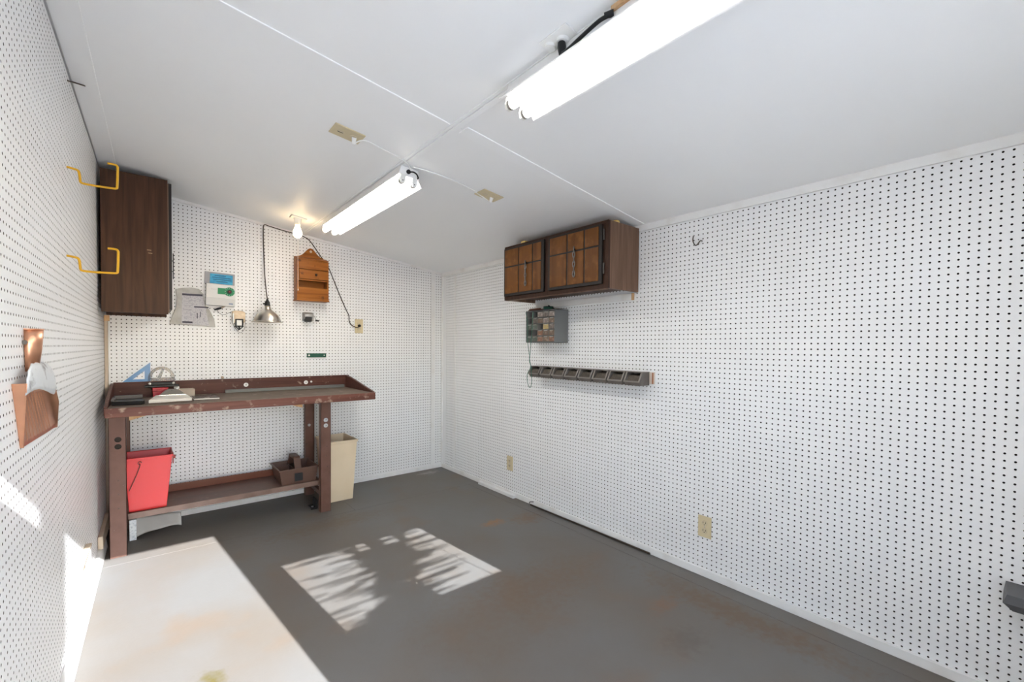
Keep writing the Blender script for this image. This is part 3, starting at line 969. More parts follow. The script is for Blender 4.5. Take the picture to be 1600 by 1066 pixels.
cab_door(-2.278, -1.848, [-2.149, -2.012], 1.789, 1.638, 1.81, -2.076)
cab_door(-1.805, -1.395, [-1.70, -1.558], 1.778, 1.631, 1.792, -1.638)
for (yy, za) in ((-2.285, 1.85), (-2.285, 1.66)):
    obj('hinge', MB().tube([(fx - .008, yy, za - .03), (fx - .008, yy, za + .03)], .005, 8), mat('dark_hinge', (.10, .09, .085), .4, .8), rc)
obj('shim', MB().box(fx + .0, fx + .03, -1.60, -1.56, z1, z1 + .012), mat('yellow_pine', (.70, .48, .16), .6), rc)
obj('shim', MB().box(XR - .23, XR - .20, ya + .002, ya + .03, z1, z1 + .012), mat('yellow_pine', (.70, .48, .16), .6), rc)
trim(MB().box(XR - .013, XR, -2.262, -1.40, 1.505, 1.546), TRIM)
o = obj('wood_shim', MB().box(XR - .014, XR - .001, -2.275, -2.263, 1.505, 1.547), RAW)
tag(o, 'thin bare wood strip end under the right wall cabinet', 'wood strip')

# ------------------------------------------------------------------ parts organizer
og = thing('drawer_organizer', (XR - .066, -1.58, 1.247), 'grey steel parts organizer with small drawers below the right cabinet', 'organizer')
ox0, oya, oyb, oz0, oz1 = XR - .133, -1.728, -1.43, 1.247, 1.478
obj('case', MB().box(ox0, XR - .001, oya, oya + .003, oz0, oz1).box(ox0, XR - .001, oyb - .003, oyb, oz0, oz1).box(ox0, XR - .001, oya, oyb, oz0, oz0 + .003)
    .box(ox0, XR - .001, oya, oyb, oz1 - .003, oz1).box(XR - .004, XR - .001, oya, oyb, oz0, oz1), GREYM, og)
gr = MB()
NYD, NZD = 5, 5
dy, dz = (oyb - oya - .012) / NYD, (oz1 - oz0 - .014) / NZD
for i in range(NYD + 1):
    yy = oya + .006 + i * dy
    gr.box(ox0 + .002, XR - .006, yy - .0012, yy + .0012, oz0 + .003, oz1 - .003)
for j in range(NZD + 1):
    zz = oz0 + .007 + j * dz
    gr.box(ox0 + .002, XR - .006, oya + .003, oyb - .003, zz - .0012, zz + .0012)
obj('divider_grid', gr, mat('grey_grid', (.20, .19, .18), .5), og)
DCOL = {'d': (.006, .006, .008), 'g': (.10, .115, .095), 'b': (.16, .115, .085), 'r': (.20, .11, .075), 'l': (.23, .19, .17), 'y': (.42, .32, .15), 'e': (.13, .11, .095)}
lay = ['ddlel', 'deblb', 'ggdye', 'ddrbb', 'ggrbr']       # rows from the top, columns from the rear (left in view)
for j in range(NZD):
    for i in range(NYD):
        c = lay[j][i]
        ye = oyb - .006 - i * dy
        zt_ = oz1 - .007 - j * dz
        mt = mat('drawer_' + c, DCOL[c], .22, noise=(55, tuple(min(1, v * 2.0 + .02) for v in DCOL[c]), .5, .72) if c not in 'd' else None)
        if c == 'd':
            dm = MB().box(ox0 + .05, XR - .008, ye - dy + .003, ye - .003, zt_ - dz + .003, zt_ - .004)
        else:
            dm = MB().box(ox0 + .003, XR - .008, ye - dy + .003, ye - .003, zt_ - dz + .003, zt_ - .006)
        d = obj('drawer', dm, mt, og)
        px_ = ox0 + .003 if c != 'd' else ox0 + .05
        obj('drawer_pull', MB().prism([(px_ - .007, ye - dy * .70, zt_ - .011), (px_ - .007, ye - dy * .30, zt_ - .011), (px_, ye - dy * .2, zt_ - .009), (px_, ye - dy * .8, zt_ - .009)],
                                      [(px_ - .007, ye - dy * .70, zt_ - .008), (px_ - .007, ye - dy * .30, zt_ - .008), (px_, ye - dy * .2, zt_ - .006), (px_, ye - dy * .8, zt_ - .006)]),
            mat('clear_pull', (.55, .52, .48), .2), d)
ft = oz1 + .0005
o = thing('stick_bundle', (XR - .09, -1.51, ft), 'brown wooden stick bundle lying on the parts organizer', 'sticks')
for k, (yy0, yy1, xx, zz, cc) in enumerate(((-1.44, -1.60, XR - .115, ft + .005, (.13, .05, .03)), (-1.42, -1.57, XR - .10, ft + .005, (.45, .33, .22)), (-1.44, -1.56, XR - .108, ft + .014, (.20, .09, .05)))):
    obj('stick', MB().tube([(xx, yy0, zz), (xx - .004, yy1, zz)], .005, 6), mat('stick_%d' % k, cc, .6), o)
o = thing('tape_roll', (XR - .09, -1.615, ft), 'dark green and black tape roll on top of the parts organizer', 'tape')
obj('roll', MB().lathe((XR - .085, -1.615, ft), (0, 0, 1), [(.018, 0), (.036, 0), (.036, .026), (.018, .026), (.018, 0)], 20), mat('navy_tape', (.015, .02, .04), .45), o)
obj('label_band', MB().lathe((XR - .085, -1.615, ft + .006), (0, 0, 1), [(.0362, 0), (.0366, .001), (.0366, .014), (.0362, .015)], 20), GREEN, o)
o = thing('screwdriver', (XR - .07, -1.70, ft), 'thin steel screwdriver with black grip reaching past the organizer', 'screwdriver')
obj('shaft', MB().tube([(XR - .075, -1.66, ft + .008), (XR - .06, -1.735, ft + .004)], .0022, 6), STEEL, o)
obj('grip', MB().tube([(XR - .082, -1.612, ft + .033), (XR - .079, -1.64, ft + .014), (XR - .075, -1.665, ft + .008)], [.005, .006, .004], 8), BLACK, o)
sx = ox0 - .012
o = obj('twine_loop', MB().tube(smooth_path([(sx, -1.440, 1.47), (sx, -1.462, 1.38), (sx - .002, -1.465, 1.26), (sx, -1.48, 1.17), (sx, -1.487, 1.152), (sx, -1.484, 1.11), (sx + .01, -1.488, 1.07), (sx - .004, -1.468, 1.02),
                                             (sx - .004, -1.466, .97), (sx, -1.478, .93), (sx, -1.490, .921), (sx, -1.503, .93), (sx - .004, -1.515, .97), (sx - .004, -1.510, 1.02), (sx + .01, -1.492, 1.07),
                                             (sx, -1.49, 1.11), (sx, -1.483, 1.14), (sx, -1.491, 1.165), (sx - .002, -1.503, 1.26), (sx, -1.513, 1.37), (sx, -1.52, 1.47)], 5), .0022, 6), STRING)
tag(o, 'knotted green twine loop hanging from the parts organizer', 'twine')

# ------------------------------------------------------------------ hanging bins
rail = thing('bin_rail', (XR - .006, -1.88, 1.02), 'bare wooden rail behind the row of grey bins on the right wall', 'rail')
obj('rail_board', MB().box(XR - .012, XR - .0005, -2.425, -1.36, 1.003, 1.072), mat('pale_rail', (.66, .55, .46), .6), rail, .001)
obj('rail_end', MB().box(XR - .014, XR - .012, -2.422, -2.413, 1.005, 1.070), mat('reddish_end_grain', (.40, .17, .09), .7), rail)
WORDS = ['nearest the back corner, under the green twine', 'second in the row from the green twine', 'third in the row from the green twine', 'fourth in the row from the green twine',
         'fourth in the row from the bare rail end', 'third in the row from the bare rail end', 'second in the row from the bare rail end', 'nearest the bare rail end']
W_, D_ = .118, .10
by = -1.432
bt = .003
xb = XR - .0125


def make_bin():
    r = bpy.data.objects.new('parts_bin', None)
    COL.objects.link(r)
    r['_o'] = [xb - D_ / 2, by - W_ / 2, 1.003]
    r.location = r['_o']
    zb, zt = .997, 1.074
    ya_, yb_ = by - W_ + .006, by - .006
    xf, xtop = xb - D_, xb - D_ + .018
    m = MB()
    m.hexa([(xf + .012, ya_ + .005, zb), (xb, ya_ + .005, zb), (xb, yb_ - .005, zb), (xf + .012, yb_ - .005, zb), (xf + .012, ya_ + .005, zb + bt), (xb, ya_ + .005, zb + bt), (xb, yb_ - .005, zb + bt), (xf + .012, yb_ - .005, zb + bt)])
    m.box(xb - bt, xb, ya_, yb_, zb, zt)
    for y0_, y1_, ins in ((ya_, ya_ + bt, .005), (yb_ - bt, yb_, -.005)):
        m.prism([(xf + .012, y0_ + ins, zb), (xb, y0_ + ins, zb), (xb, y0_, zt), (xtop + .01, y0_, zt), (xf, y0_, zb + .024)],
                [(xf + .012, y1_ + ins, zb), (xb, y1_ + ins, zb), (xb, y1_, zt), (xtop + .01, y1_, zt), (xf, y1_, zb + .024)])
    obj('body', m, GREYP, r)
    f = MB()
    f.hexa([(xf + .012, ya_ + .005, zb), (xf + .016, ya_ + .005, zb), (xf + .016, yb_ - .005, zb), (xf + .012, yb_ - .005, zb), (xf, ya_, zb + .024), (xf + .004, ya_, zb + .024), (xf + .004, yb_, zb + .024), (xf, yb_, zb + .024)])
    obj('front_lip', f, GREYP, r)
    rm = MB()
    q = [(xf - .003, zb + .024), (xtop + .007, zt)]
    for y0_, y1_ in ((ya_ - .002, ya_ + .007), (yb_ - .007, yb_ + .002)):
        rm.prism([(q[0][0], y0_, q[0][1]), (q[0][0], y1_, q[0][1]), (q[1][0], y1_, q[1][1]), (q[1][0], y0_, q[1][1])],
                 [(q[0][0] + .005, y0_, q[0][1]), (q[0][0] + .005, y1_, q[0][1]), (q[1][0] + .005, y1_, q[1][1]), (q[1][0] + .005, y0_, q[1][1])])
    rm.box(xf - .003, xf + .003, ya_ - .002, yb_ + .002, zb + .020, zb + .028)
    rm.box(xtop + .004, xb, ya_ - .002, yb_ + .002, zt, zt + .003)
    obj('rim', rm, mat('bin_rim', (.22, .195, .175), .45), r)
    obj('contents', MB().prism([(xf + .018, ya_ + .008, zb + bt), (xb - .004, ya_ + .008, zb + bt), (xb - .004, ya_ + .008, zb + .062), (xtop + .022, ya_ + .008, zb + .058), (xf + .010, ya_ + .008, zb + .024)],
                               [(xf + .018, yb_ - .008, zb + bt), (xb - .004, yb_ - .008, zb + bt), (xb - .004, yb_ - .008, zb + .062), (xtop + .022, yb_ - .008, zb + .058), (xf + .010, yb_ - .008, zb + .024)]),
        mat('bin_contents', (.10, .082, .066), .6, noise=(90, (.16, .13, .10), .5, .7)), r)
    return r


proto = make_bin()
for k in range(8):
    if k == 0:
        r = proto
    else:
        r = proto.copy()
        COL.objects.link(r)
        r.location = (proto.location.x, proto.location.y - k * .1215, proto.location.z - k * .0004)
        for ch in list(proto.children):
            c = ch.copy()
            COL.objects.link(c)
            c.parent = r
    tag(r, 'grey open-front plastic bin, ' + WORDS[k], 'bin', 'grey bins on the wooden rail')
gb = thing('stacking_bin', (XR - .07, -3.90, .32), 'corner of a grey plastic bin on a brown bracket at the far right edge', 'bin')
m = MB()
m.prism([(XR - .12, -3.803, .385), (XR - .005, -3.80, .385), (XR - .005, -3.805, .42), (XR - .12, -3.812, .415)],
        [(XR - .12, -3.98, .385), (XR - .005, -3.98, .385), (XR - .005, -3.98, .42), (XR - .12, -3.98, .415)])
m.prism([(XR - .10, -3.825, .358), (XR - .005, -3.82, .348), (XR - .005, -3.80, .385), (XR - .12, -3.803, .385)],
        [(XR - .10, -3.98, .358), (XR - .005, -3.98, .348), (XR - .005, -3.98, .385), (XR - .12, -3.98, .385)])
obj('body', m, mat('slate_plastic', (.11, .11, .115), .45), gb)
obj('bracket', MB().prism([(XR - .09, -3.84, .356), (XR - .004, -3.835, .346), (XR - .004, -3.85, .32), (XR - .06, -3.85, .345)],
                          [(XR - .09, -3.97, .356), (XR - .004, -3.97, .346), (XR - .004, -3.97, .32), (XR - .06, -3.97, .345)]), mat('brown_bracket', (.12, .06, .035), .6), gb)

# ------------------------------------------------------------------ outlets, hooks and small wall pieces
HOLE = mat('socket_slot', (.02, .017, .012), .6)


def outlet_right(yc, zc_, h, w, label):
    t = thing('wall_outlet', (XR - .003, yc, zc_ - h / 2), label, 'outlet')
    obj('cover_plate', MB().box(XR - .006, XR - .0005, yc - w / 2, yc + w / 2, zc_ - h / 2, zc_ + h / 2), BEIGE, t, .002)
    for s in (-1, 1):
        zz = zc_ + s * .020
        rc_ = obj('receptacle', MB().lathe((XR - .006, yc, zz), (-1, 0, 0), [(0, .002), (.014, .002), (.015, 0)], 18, False), mat('ivory_socket', (.58, .49, .33), .35), t)
        obj('slot', MB().box(XR - .0088, XR - .0075, yc - .008, yc - .0055, zz - .002, zz + .007).box(XR - .0088, XR - .0075, yc + .0055, yc + .008, zz - .002, zz + .007)
            .box(XR - .0088, XR - .0075, yc - .002, yc + .002, zz - .010, zz - .006), HOLE, rc_)
    obj('screw', MB().disc((XR - .006, yc, zc_), (-1, 0, 0), .003, .0015, 8), STEEL, t)


outlet_right(-1.095, .262, .118, .074, 'beige duplex outlet low on the right wall near the rear corner')
outlet_right(-2.738, .264, .114, .072, 'beige duplex outlet low on the right wall, the nearer one')
o = obj('wall_hook', MB().tube(smooth_path([(XR - .001, -2.697, 1.786), (XR - .014, -2.692, 1.786), (XR - .02, -2.68, 1.768), (XR - .022, -2.668, 1.766), (XR - .024, -2.657, 1.79), (XR - .024, -2.659, 1.815)], 4), .003, 7), mat('rusty_wire', (.09, .07, .055), .5, .7))
tag(o, 'small bent wire hook high on the right wall pegboard', 'hook')
o = obj('steel_rod', MB().tube([(2.438, -1.385, .008), (2.445, -1.9, .008), (2.450, -2.42, .008)], .006, 8), mat('dark_rod', (.06, .045, .035), .4, .5))
tag(o, 'thin dark metal rod lying along the right baseboard', 'rod')
o = obj('rod_clamp', MB().tube([(2.455, -1.40, .030), (2.452, -1.365, .022), (2.44, -1.372, .022), (2.435, -1.378, .016)], .003, 6), mat('dark_rod', (.06, .045, .035), .4, .5))
tag(o, 'tiny bent wire clip at the end of the dark rod', 'clip')

for (yy, zz, lab) in ((-1.473, 1.888, 'upper yellow vinyl-coated storage hook on the left pegboard'), (-1.502, 1.544, 'lower yellow vinyl-coated storage hook on the left pegboard')):
    P = lambda x, z_: (x, yy, zz + z_)
    wx = xl(yy)
    pth = [P(wx - .004, .004), P(-.024, 0), P(-.016, -.008), P(-.013, -.034), P(-.012, -.044), P(-.004, -.049), P(.03, -.050), P(.080, -.048), P(.092, -.046), P(.095, -.036), P(.097, .030), P(.096, .042), P(.089, .048), P(.066, .048)]
    o = obj('storage_hook', MB().tube(smooth_path(pth, 3), .0042, 8), YEL)
    tag(o, lab, 'hook')

# copper dustpan on the left wall
dp = thing('copper_dustpan', on_left(-2.15, .94, 0), 'copper dustpan with a crumpled silver hood hanging on the left pegboard', 'dustpan')
LP = lambda y, z_, d: on_left(y, z_, d)


def sheet(name, grid, m, parent, t=.0012):
    V = [p for row in grid for p in row]
    n = len(grid[0])
    F = [(i * n + k, i * n + k + 1, (i + 1) * n + k + 1, (i + 1) * n + k) for i in range(len(grid) - 1) for k in range(n - 1)]
    o = obj(name, MB().add(V, F, True), m, parent)
    sm = o.modifiers.new('thick', 'SOLIDIFY')
    sm.thickness = t
    sm.offset = 0
    return o


hn = 10
rows_h = [(1.248, .030, .031), (1.20, .025, .028), (1.14, .020, .021)]
sheet('handle', [[LP(-2.195 + ry * math.cos(PI * k / hn), zz, .002 + rd * math.sin(PI * k / hn)) for k in range(hn + 1)] for zz, ry, rd in rows_h], COPPER, dp)
obj('handle_rim', MB().tube([LP(-2.195 + .031 * math.cos(PI * k / hn), 1.249, .002 + .032 * math.sin(PI * k / hn)) for k in range(hn + 1)], .0016, 5), COPPER, dp)
grid = []
for i in range(9):
    t = i / 8                       # 0 at the lip, 1 at the rear
    zl, zr = .953 + t * .164, .937 + t * .150
    yl, yr = -2.272 - .073 * t, -1.81 - .165 * t
    dl, dr_ = .005 + .019 * t, .006 + .017 * min(1, t * 1.6)
    row = []
    for (u, d) in ((-.004, dl + .002), (0, dl), (.010, dl * .75), (.022, dl * .35), (.05, .003), (.3, .003), (.6, .003), (.84, .003), (.90, dr_ * .3), (.94, dr_ * .65), (.965, dr_), (.97, dr_ + .002)):
        row.append(LP(yl + (yr - yl) * u / .97, zl + (zr - zl) * u, d))
    grid.append(row)
pan = sheet('pan', grid, COPPER, dp)
obj('side_wall', MB().hexa([LP(-2.272, .953, .0005), LP(-2.272, .953, .005), LP(-2.268, .953, .005), LP(-2.268, .953, .0005),
                            LP(-2.346, 1.117, .0005), LP(-2.346, 1.117, .024), LP(-2.340, 1.117, .024), LP(-2.340, 1.117, .0005)]), COPPER, dp, .0005)
for k in range(9):
    u0_ = .14 + k * .085
    obj('pan_rib', MB().tube([LP(-2.272 + .45 * u0_, .962 - .014 * u0_, .0035), LP(-2.335 + .36 * u0_, 1.09 - .02 * u0_, .0035)], .0014, 5), COPPER, pan)
rs = random.Random(3)
grid = []
NU, NV = 16, 9
for j in range(NV + 1):
    v = j / NV
    row = []
    for i in range(NU + 1):
        u = i / NU
        y0_ = -2.338 + .366 * u
        yt = -2.195 + .05 * (2 * u - 1)
        e = v ** 1.8
        zz = (1.088 - .006 * u + .010 * math.sin(PI * u * 3) * (1 - v)) * (1 - math.sin(v * PI / 2)) + 1.162 * math.sin(v * PI / 2)
        d = (.022 + .022 * math.sin(PI * u)) * (1 - e) + .020 * e
        row.append(LP(y0_ * (1 - e) + yt * e + rs.uniform(-.003, .003), zz + rs.uniform(-.0015, .0015), d + rs.uniform(-.0015, .0015)))
    grid.append(row)
sheet('hood', grid, mat('silver_foil', (.66, .68, .70), .42, .35, noise=(26, (.30, .29, .30), .58, .7)), dp, .0015)
obj('rivet', MB().disc(LP(-2.228, 1.215, .004), (0, -1, 0), .006, .006, 8), mat('dark_hinge', (.10, .09, .085), .4, .8), dp)

# small framed opening low on the left wall
vf = thing('vent_frame', on_left(-1.22, .115, 0), 'small white framed wall vent low on the left wall', 'vent')
va, vb, vz0, vz1 = -1.385, -1.065, .115, .285


def lbox(y0_, y1_, z0_, z1_, d0, d1):
    return [on_left(y0_, z0_, d0), on_left(y0_, z0_, d1), on_left(y1_, z0_, d1), on_left(y1_, z0_, d0), on_left(y0_, z1_, d0), on_left(y0_, z1_, d1), on_left(y1_, z1_, d1), on_left(y1_, z1_, d0)]


for (q, mm) in (((va, va + .03, vz0, vz1 - .012, .0005, .02), TRIM), ((vb - .03, vb, vz0, vz1 - .012, .0005, .02), TRIM), ((va, vb, vz0, vz0 + .025, .0005, .018), TRIM), ((va, vb, vz1 - .012, vz1, .0005, .022), TANPOST)):
    obj('frame_board', MB().hexa(lbox(*q)), mm, vf, .001)
obj('vent_panel', MB().hexa(lbox(va + .03, vb - .03, vz0 + .025, vz1 - .012, .0005, .004)), TRIM, vf)
obj('latch', MB().hexa(lbox(-1.23, -1.20, .16, .25, .004, .012)), TANPOST, vf)
o = obj('rusty_nail', MB().tube([on_left(-1.43, 2.238, .0), on_left(-1.39, 2.255, .012), on_ceiling(-.005, -1.345, 0, .004)], .003, 6), mat('rusty_wire', (.09, .07, .055), .5, .7))
tag(o, 'thin rusty rod bridging the left wall and ceiling edge', 'nail')

# ------------------------------------------------------------------ things on the back wall
bag = thing('document_bag', (.43, -.004, 1.345), 'clear plastic bag of printed papers hanging on the back wall', 'bag')
q = [(.300, 1.356), (.566, 1.343), (.560, 1.40), (.530, 1.47), (.512, 1.492), (.504, 1.52), (.497, 1.575), (.470, 1.612), (.43, 1.618), (.375, 1.612), (.335, 1.600), (.342, 1.54), (.336, 1.47), (.312, 1.40)]
obj('bag_film', MB().prism([(x, -.014, zz) for x, zz in q], [(x, -.001, zz) for x, zz in q]), mat('cloudy_film', (.36, .345, .32), .35, noise=(14, (.46, .45, .43), .4, .65), bump=(35, .6)), bag, .003)
sh_ = obj('printed_sheet', MB().hexa([(.368, -.0155, 1.362), (.528, -.0155, 1.352), (.528, -.0142, 1.352), (.368, -.0142, 1.362), (.372, -.0155, 1.578), (.492, -.0155, 1.572), (.492, -.0142, 1.572), (.372, -.0142, 1.578)]),
          mat('printed_paper', (.50, .49, .51), .6, noise=(120, (.36, .35, .39), .5, .62)), bag)
INK = mat('grey_ink', (.06, .055, .075), .6)
for (x0_, x1_, za, zb_) in ((.372, .490, 1.560, 1.574), (.440, .525, 1.478, 1.488), (.372, .430, 1.366, 1.378), (.455, .460, 1.40, 1.44), (.475, .479, 1.41, 1.45)):
    obj('print_bar', MB().box(x0_, x1_, -.0164, -.0155, za, zb_), INK, sh_)
for k in range(6):
    obj('print_bar', MB().box(.378, .425, -.0161, -.0155, 1.545 - k * .028, 1.548 - k * .028), mat('pale_ink', (.36, .35, .38), .6), sh_)

tm = thing('sprinkler_timer', (.595, -.03, 1.49), 'white sprinkler timer with green dial and blue card on the back wall', 'timer')
ta = math.radians(-1.6)


def tmb(x0_, x1_, z0_, z1_, y0_, y1_):
    c, s = math.cos(ta), math.sin(ta)
    R_ = lambda x, y, zz: (.595 + (x - .595) * c - (zz - 1.6) * s, y, 1.6 + (x - .595) * s + (zz - 1.6) * c)
    return [R_(x0_, y0_, z0_), R_(x1_, y0_, z0_), R_(x1_, y1_, z0_), R_(x0_, y1_, z0_), R_(x0_, y0_, z1_), R_(x1_, y0_, z1_), R_(x1_, y1_, z1_), R_(x0_, y1_, z1_)]


tw_ = mat('timer_white', (.66, .66, .64), .35)
bd = obj('case', MB().hexa(tmb(.508, .688, 1.498, 1.655, -.042, -.001)), tw_, tm, .004)
obj('lower_cover', MB().hexa(tmb(.509, .687, 1.499, 1.555, -.046, -.042)), mat('timer_grey', (.56, .56, .55), .35), bd, .002)
obj('open_lid', MB().hexa(tmb(.500, .686, 1.655, 1.742, -.012, -.001)), mat('lid_grey', (.40, .40, .42), .3, alpha=.8), tm, .002)
cd = obj('blue_card', MB().hexa(tmb(.532, .672, 1.660, 1.730, -.015, -.012)), mat('blue_card', (.02, .27, .50), .4, noise=(30, (.06, .38, .58), .4, .65)), tm)
for k, (a0, a1) in enumerate(((.560, .628), (.545, .66), (.55, .665), (.57, .64))):
    obj('print_line', MB().hexa(tmb(a0, a1, 1.716 - k * .014, 1.721 - k * .014, -.0156, -.015)), mat('card_ink', (.01, .09, .18), .5), cd)
dial_m = MB()
dc = Vector(tmb(.650, .65, 1.605, 1.605, -.042, -.042)[0])
dial_m.disc(dc, (0, -1, 0), .033, .005, 24)
dial = obj('dial', dial_m, mat('dial_green', (.01, .22, .09), .4), tm)
obj('dial_plate', MB().hexa(tmb(.578, .64, 1.583, 1.628, -.045, -.042)), mat('dial_green', (.01, .22, .09), .4), tm, .004)
obj('dial_knob', MB().lathe(dc + Vector((0, -.005, 0)), (0, -1, 0), [(.015, 0), (.013, .012), (0, .012)], 18, False), BLACK, dial)
obj('dial_pointer', MB().disc(dc + Vector((0, -.017, 0)), (0, -1, 0), .005, .001, 10), mat('dull_red', (.30, .03, .03), .5), dial)
for k in range(12):
    a = 2 * PI * k / 12
    obj('dial_mark', MB().box(dc.x + .026 * math.cos(a) - .0012, dc.x + .026 * math.cos(a) + .0012, dc.y - .0058, dc.y - .005, dc.z + .026 * math.sin(a) - .0012, dc.z + .026 * math.sin(a) + .0012), WHITEP, dial)
for k in range(3):
    obj('button', MB().hexa(tmb(.540 + k * .012, .547 + k * .012, 1.612, 1.619, -.0445, -.042)), mat('timer_grey', (.56, .56, .55), .35), tm)
obj('badge', MB().hexa(tmb(.648, .674, 1.512, 1.522, -.0468, -.046)), mat('badge_blue', (.22, .27, .38), .4), tm)
obj('plug', MB().tube([(.558, -.02, 1.468), (.58, -.022, 1.476), (.60, -.02, 1.484)], [.004, .008, .007], 8), BLACK, tm)
obj('cable', MB().tube([(.60, -.02, 1.484), (.625, -.018, 1.50)], .006, 8), mat('tan_cable', (.35, .27, .2), .5), tm)
obj('thin_wire', MB().tube(smooth_path([(.575, -.018, 1.474), (.585, -.014, 1.452), (.605, -.012, 1.438), (.63, -.012, 1.440), (.655, -.012, 1.455), (.675, -.012, 1.465)], 4), .0014, 6), BLACK, tm)

mg = thing('wall_gauge', (.715, -.012, 1.30), 'small tan and black gauge with wire loop under the timer', 'gauge')
q = [(.668, 1.462), (.683, 1.470), (.735, 1.470), (.755, 1.458), (.752, 1.39), (.74, 1.372), (.69, 1.372), (.672, 1.39)]
obj('body', MB().prism([(x, -.024, zz) for x, zz in q], [(x, -.001, zz) for x, zz in q]), mat('tan_metal', (.42, .33, .24), .4, .3, noise=(40, (.55, .45, .34), .4, .7)), mg, .003)
obj('side_rail', MB().box(.672, .681, -.028, -.001, 1.375, 1.45), WHITEP, mg, .002)
q0 = [(.687, 1.408), (.74, 1.408), (.74, 1.352), (.687, 1.352)]
fr_ = MB().box(.687, .740, -.032, -.024, 1.400, 1.409).box(.687, .740, -.032, -.024, 1.351, 1.360).box(.687, .697, -.032, -.024, 1.360, 1.400).box(.730, .740, -.032, -.024, 1.360, 1.400)
obj('black_frame', fr_, BLACK, mg, .002)
obj('dial_face', MB().box(.697, .730, -.027, -.024, 1.360, 1.400), WHITEP, mg)
obj('lower_strut', MB().tube([(.687, -.028, 1.355), (.713, -.028, 1.328), (.740, -.028, 1.355)], .004, 6).tube([(.7135, -.028, 1.352), (.7135, -.028, 1.328)], .005, 6), BLACK, mg)
obj('wire_loop', MB().tube(smooth_path([(.672, -.01, 1.44), (.668, -.012, 1.39), (.69, -.014, 1.34), (.722, -.014, 1.306), (.748, -.014, 1.335), (.755, -.012, 1.39), (.752, -.01, 1.43)], 4), .0014, 6), mat('thin_grey_wire', (.16, .14, .12), .5), mg)

lx, ly = .885, -.115
lp = thing('clamp_lamp', (lx, ly, 1.388), 'aluminium reflector lamp hanging by its brown cord on the back wall', 'lamp')
ALU = mat('aluminium_reflector', (.66, .62, .56), .28, 1.0)
rf = obj('reflector', MB().lathe((lx, ly, 1.388), (0, 0, 1), [(.106, 0), (.1055, .003), (.092, .008), (.0905, .016), (.085, .034), (.074, .054), (.058, .072), (.040, .085), (.028, .095), (.022, .108), (.020, .125),
                                                             (.0185, .125), (.0205, .107), (.038, .083), (.056, .070), (.072, .052), (.083, .033), (.0885, .016), (.090, .007), (.104, .001), (.106, 0)], 36), ALU, lp)
obj('socket', MB().lathe((lx, ly, 1.510), (0, 0, 1), [(0, 0), (.020, 0), (.021, .008), (.018, .012), (.017, .030), (.010, .040), (.006, .055), (0, .056)], 20), BLACK, lp)
obj('switch_knob', MB().disc((lx - .017, ly, 1.527), (-1, 0, 0), .006, .012, 10), BLACK, lp)
obj('lamp_bulb', MB().lathe((lx, ly, 1.40), (0, 0, 1), [(0, 0), (.018, .004), (.028, .02), (.03, .04), (.022, .07), (.014, .09), (.013, .11)], 20), mat('unlit_bulb', (.8, .78, .74), .15), lp)
crd = [(lx, ly, 1.565), (lx - .001, ly + .03, 1.62), (.884, -.03, 1.75), (.880, -.012, 1.95), (.878, -.012, 2.10), (.884, -.018, 2.142), (.92, -.018, 2.138), (1.02, -.016, 2.122), (1.10, -.014, 2.112), (1.17, -.010, 2.100),
       (1.22, -.008, 2.07), (1.29, -.008, 1.975), (1.36, -.007, 1.88), (1.40, -.007, 1.79), (1.455, -.007, 1.656), (1.51, -.008, 1.53), (1.535, -.008, 1.48), (1.538, -.009, 1.43), (1.56, -.012, 1.395), (1.60, -.022, 1.376), (1.625, -.028, 1.388)]
obj('cord', MB().tube(smooth_path(crd, 5), .0038, 7), mat('brown_cord', (.05, .034, .026), .5), lp)
obj('plug', MB().lathe((1.625, -.006, 1.392), (0, -1, 0), [(.012, 0), (.013, .012), (.009, .026), (0, .028)], 12), BLACK, lp)

ob = thing('wall_outlet', (1.625, -.003, 1.325), 'beige wall outlet with a plugged-in brown cord on the back wall', 'outlet')
obj('cover_plate', MB().box(1.589, 1.661, -.006, -.0005, 1.327, 1.450), BEIGE, ob, .002)
for zz in (1.365, 1.41):
    r_ = obj('receptacle', MB().lathe((1.625, -.006, zz), (0, -1, 0), [(0, .0015), (.014, .0015), (.015, 0)], 18, False), mat('ivory_socket', (.58, .49, .33), .35), ob)
    if zz < 1.4:
        obj('slot', MB().box(1.617, 1.6195, -.0082, -.007, zz - .004, zz + .006).box(1.6305, 1.633, -.0082, -.007, zz - .004, zz + .006), HOLE, r_)

wx = thing('wooden_wall_box', (1.215, -.05, 1.58), 'small rustic pine wall box with scrolled back and drawer', 'wall box')
X0, X1, YFr, Z0, Z1 = 1.097, 1.338, -.10, 1.585, 1.905
m = MB()
crest = [(X0, 1.93)]
cxm = (X0 + X1) / 2 + .005
for k in range(17):
    t = k / 16
    x = X0 + .02 + (X1 - X0 - .04) * t
    crest.append((x, 1.935 + .078 * math.exp(-((x - cxm) / .055) ** 2)))
crest.append((X1, 1.925))
ringb = [(X0, Z0)] + crest + [(X1, Z0)]
obj('back_board', MB().prism([(x, -.013, zz) for x, zz in ringb], [(x, -.001, zz) for x, zz in ringb]), PINE, wx, .001)
obj('hang_hole', MB().lathe((cxm, -.013, 1.985), (0, -1, 0), [(0, .001), (.006, .001), (.010, .0025), (.010, 0)], 14), mat('pale_hole', (.55, .45, .35), .6), wx)
for x0_, x1_ in ((X0, X0 + .013), (X1 - .013, X1)):
    obj('side_board', MB().prism([(x0_, -.013, Z0), (x0_, YFr, Z0), (x0_, YFr, Z1 - .01), (x0_, -.013, 1.935)], [(x1_, -.013, Z0), (x1_, YFr, Z0), (x1_, YFr, Z1 - .01), (x1_, -.013, 1.935)]), PINE, wx, .001)
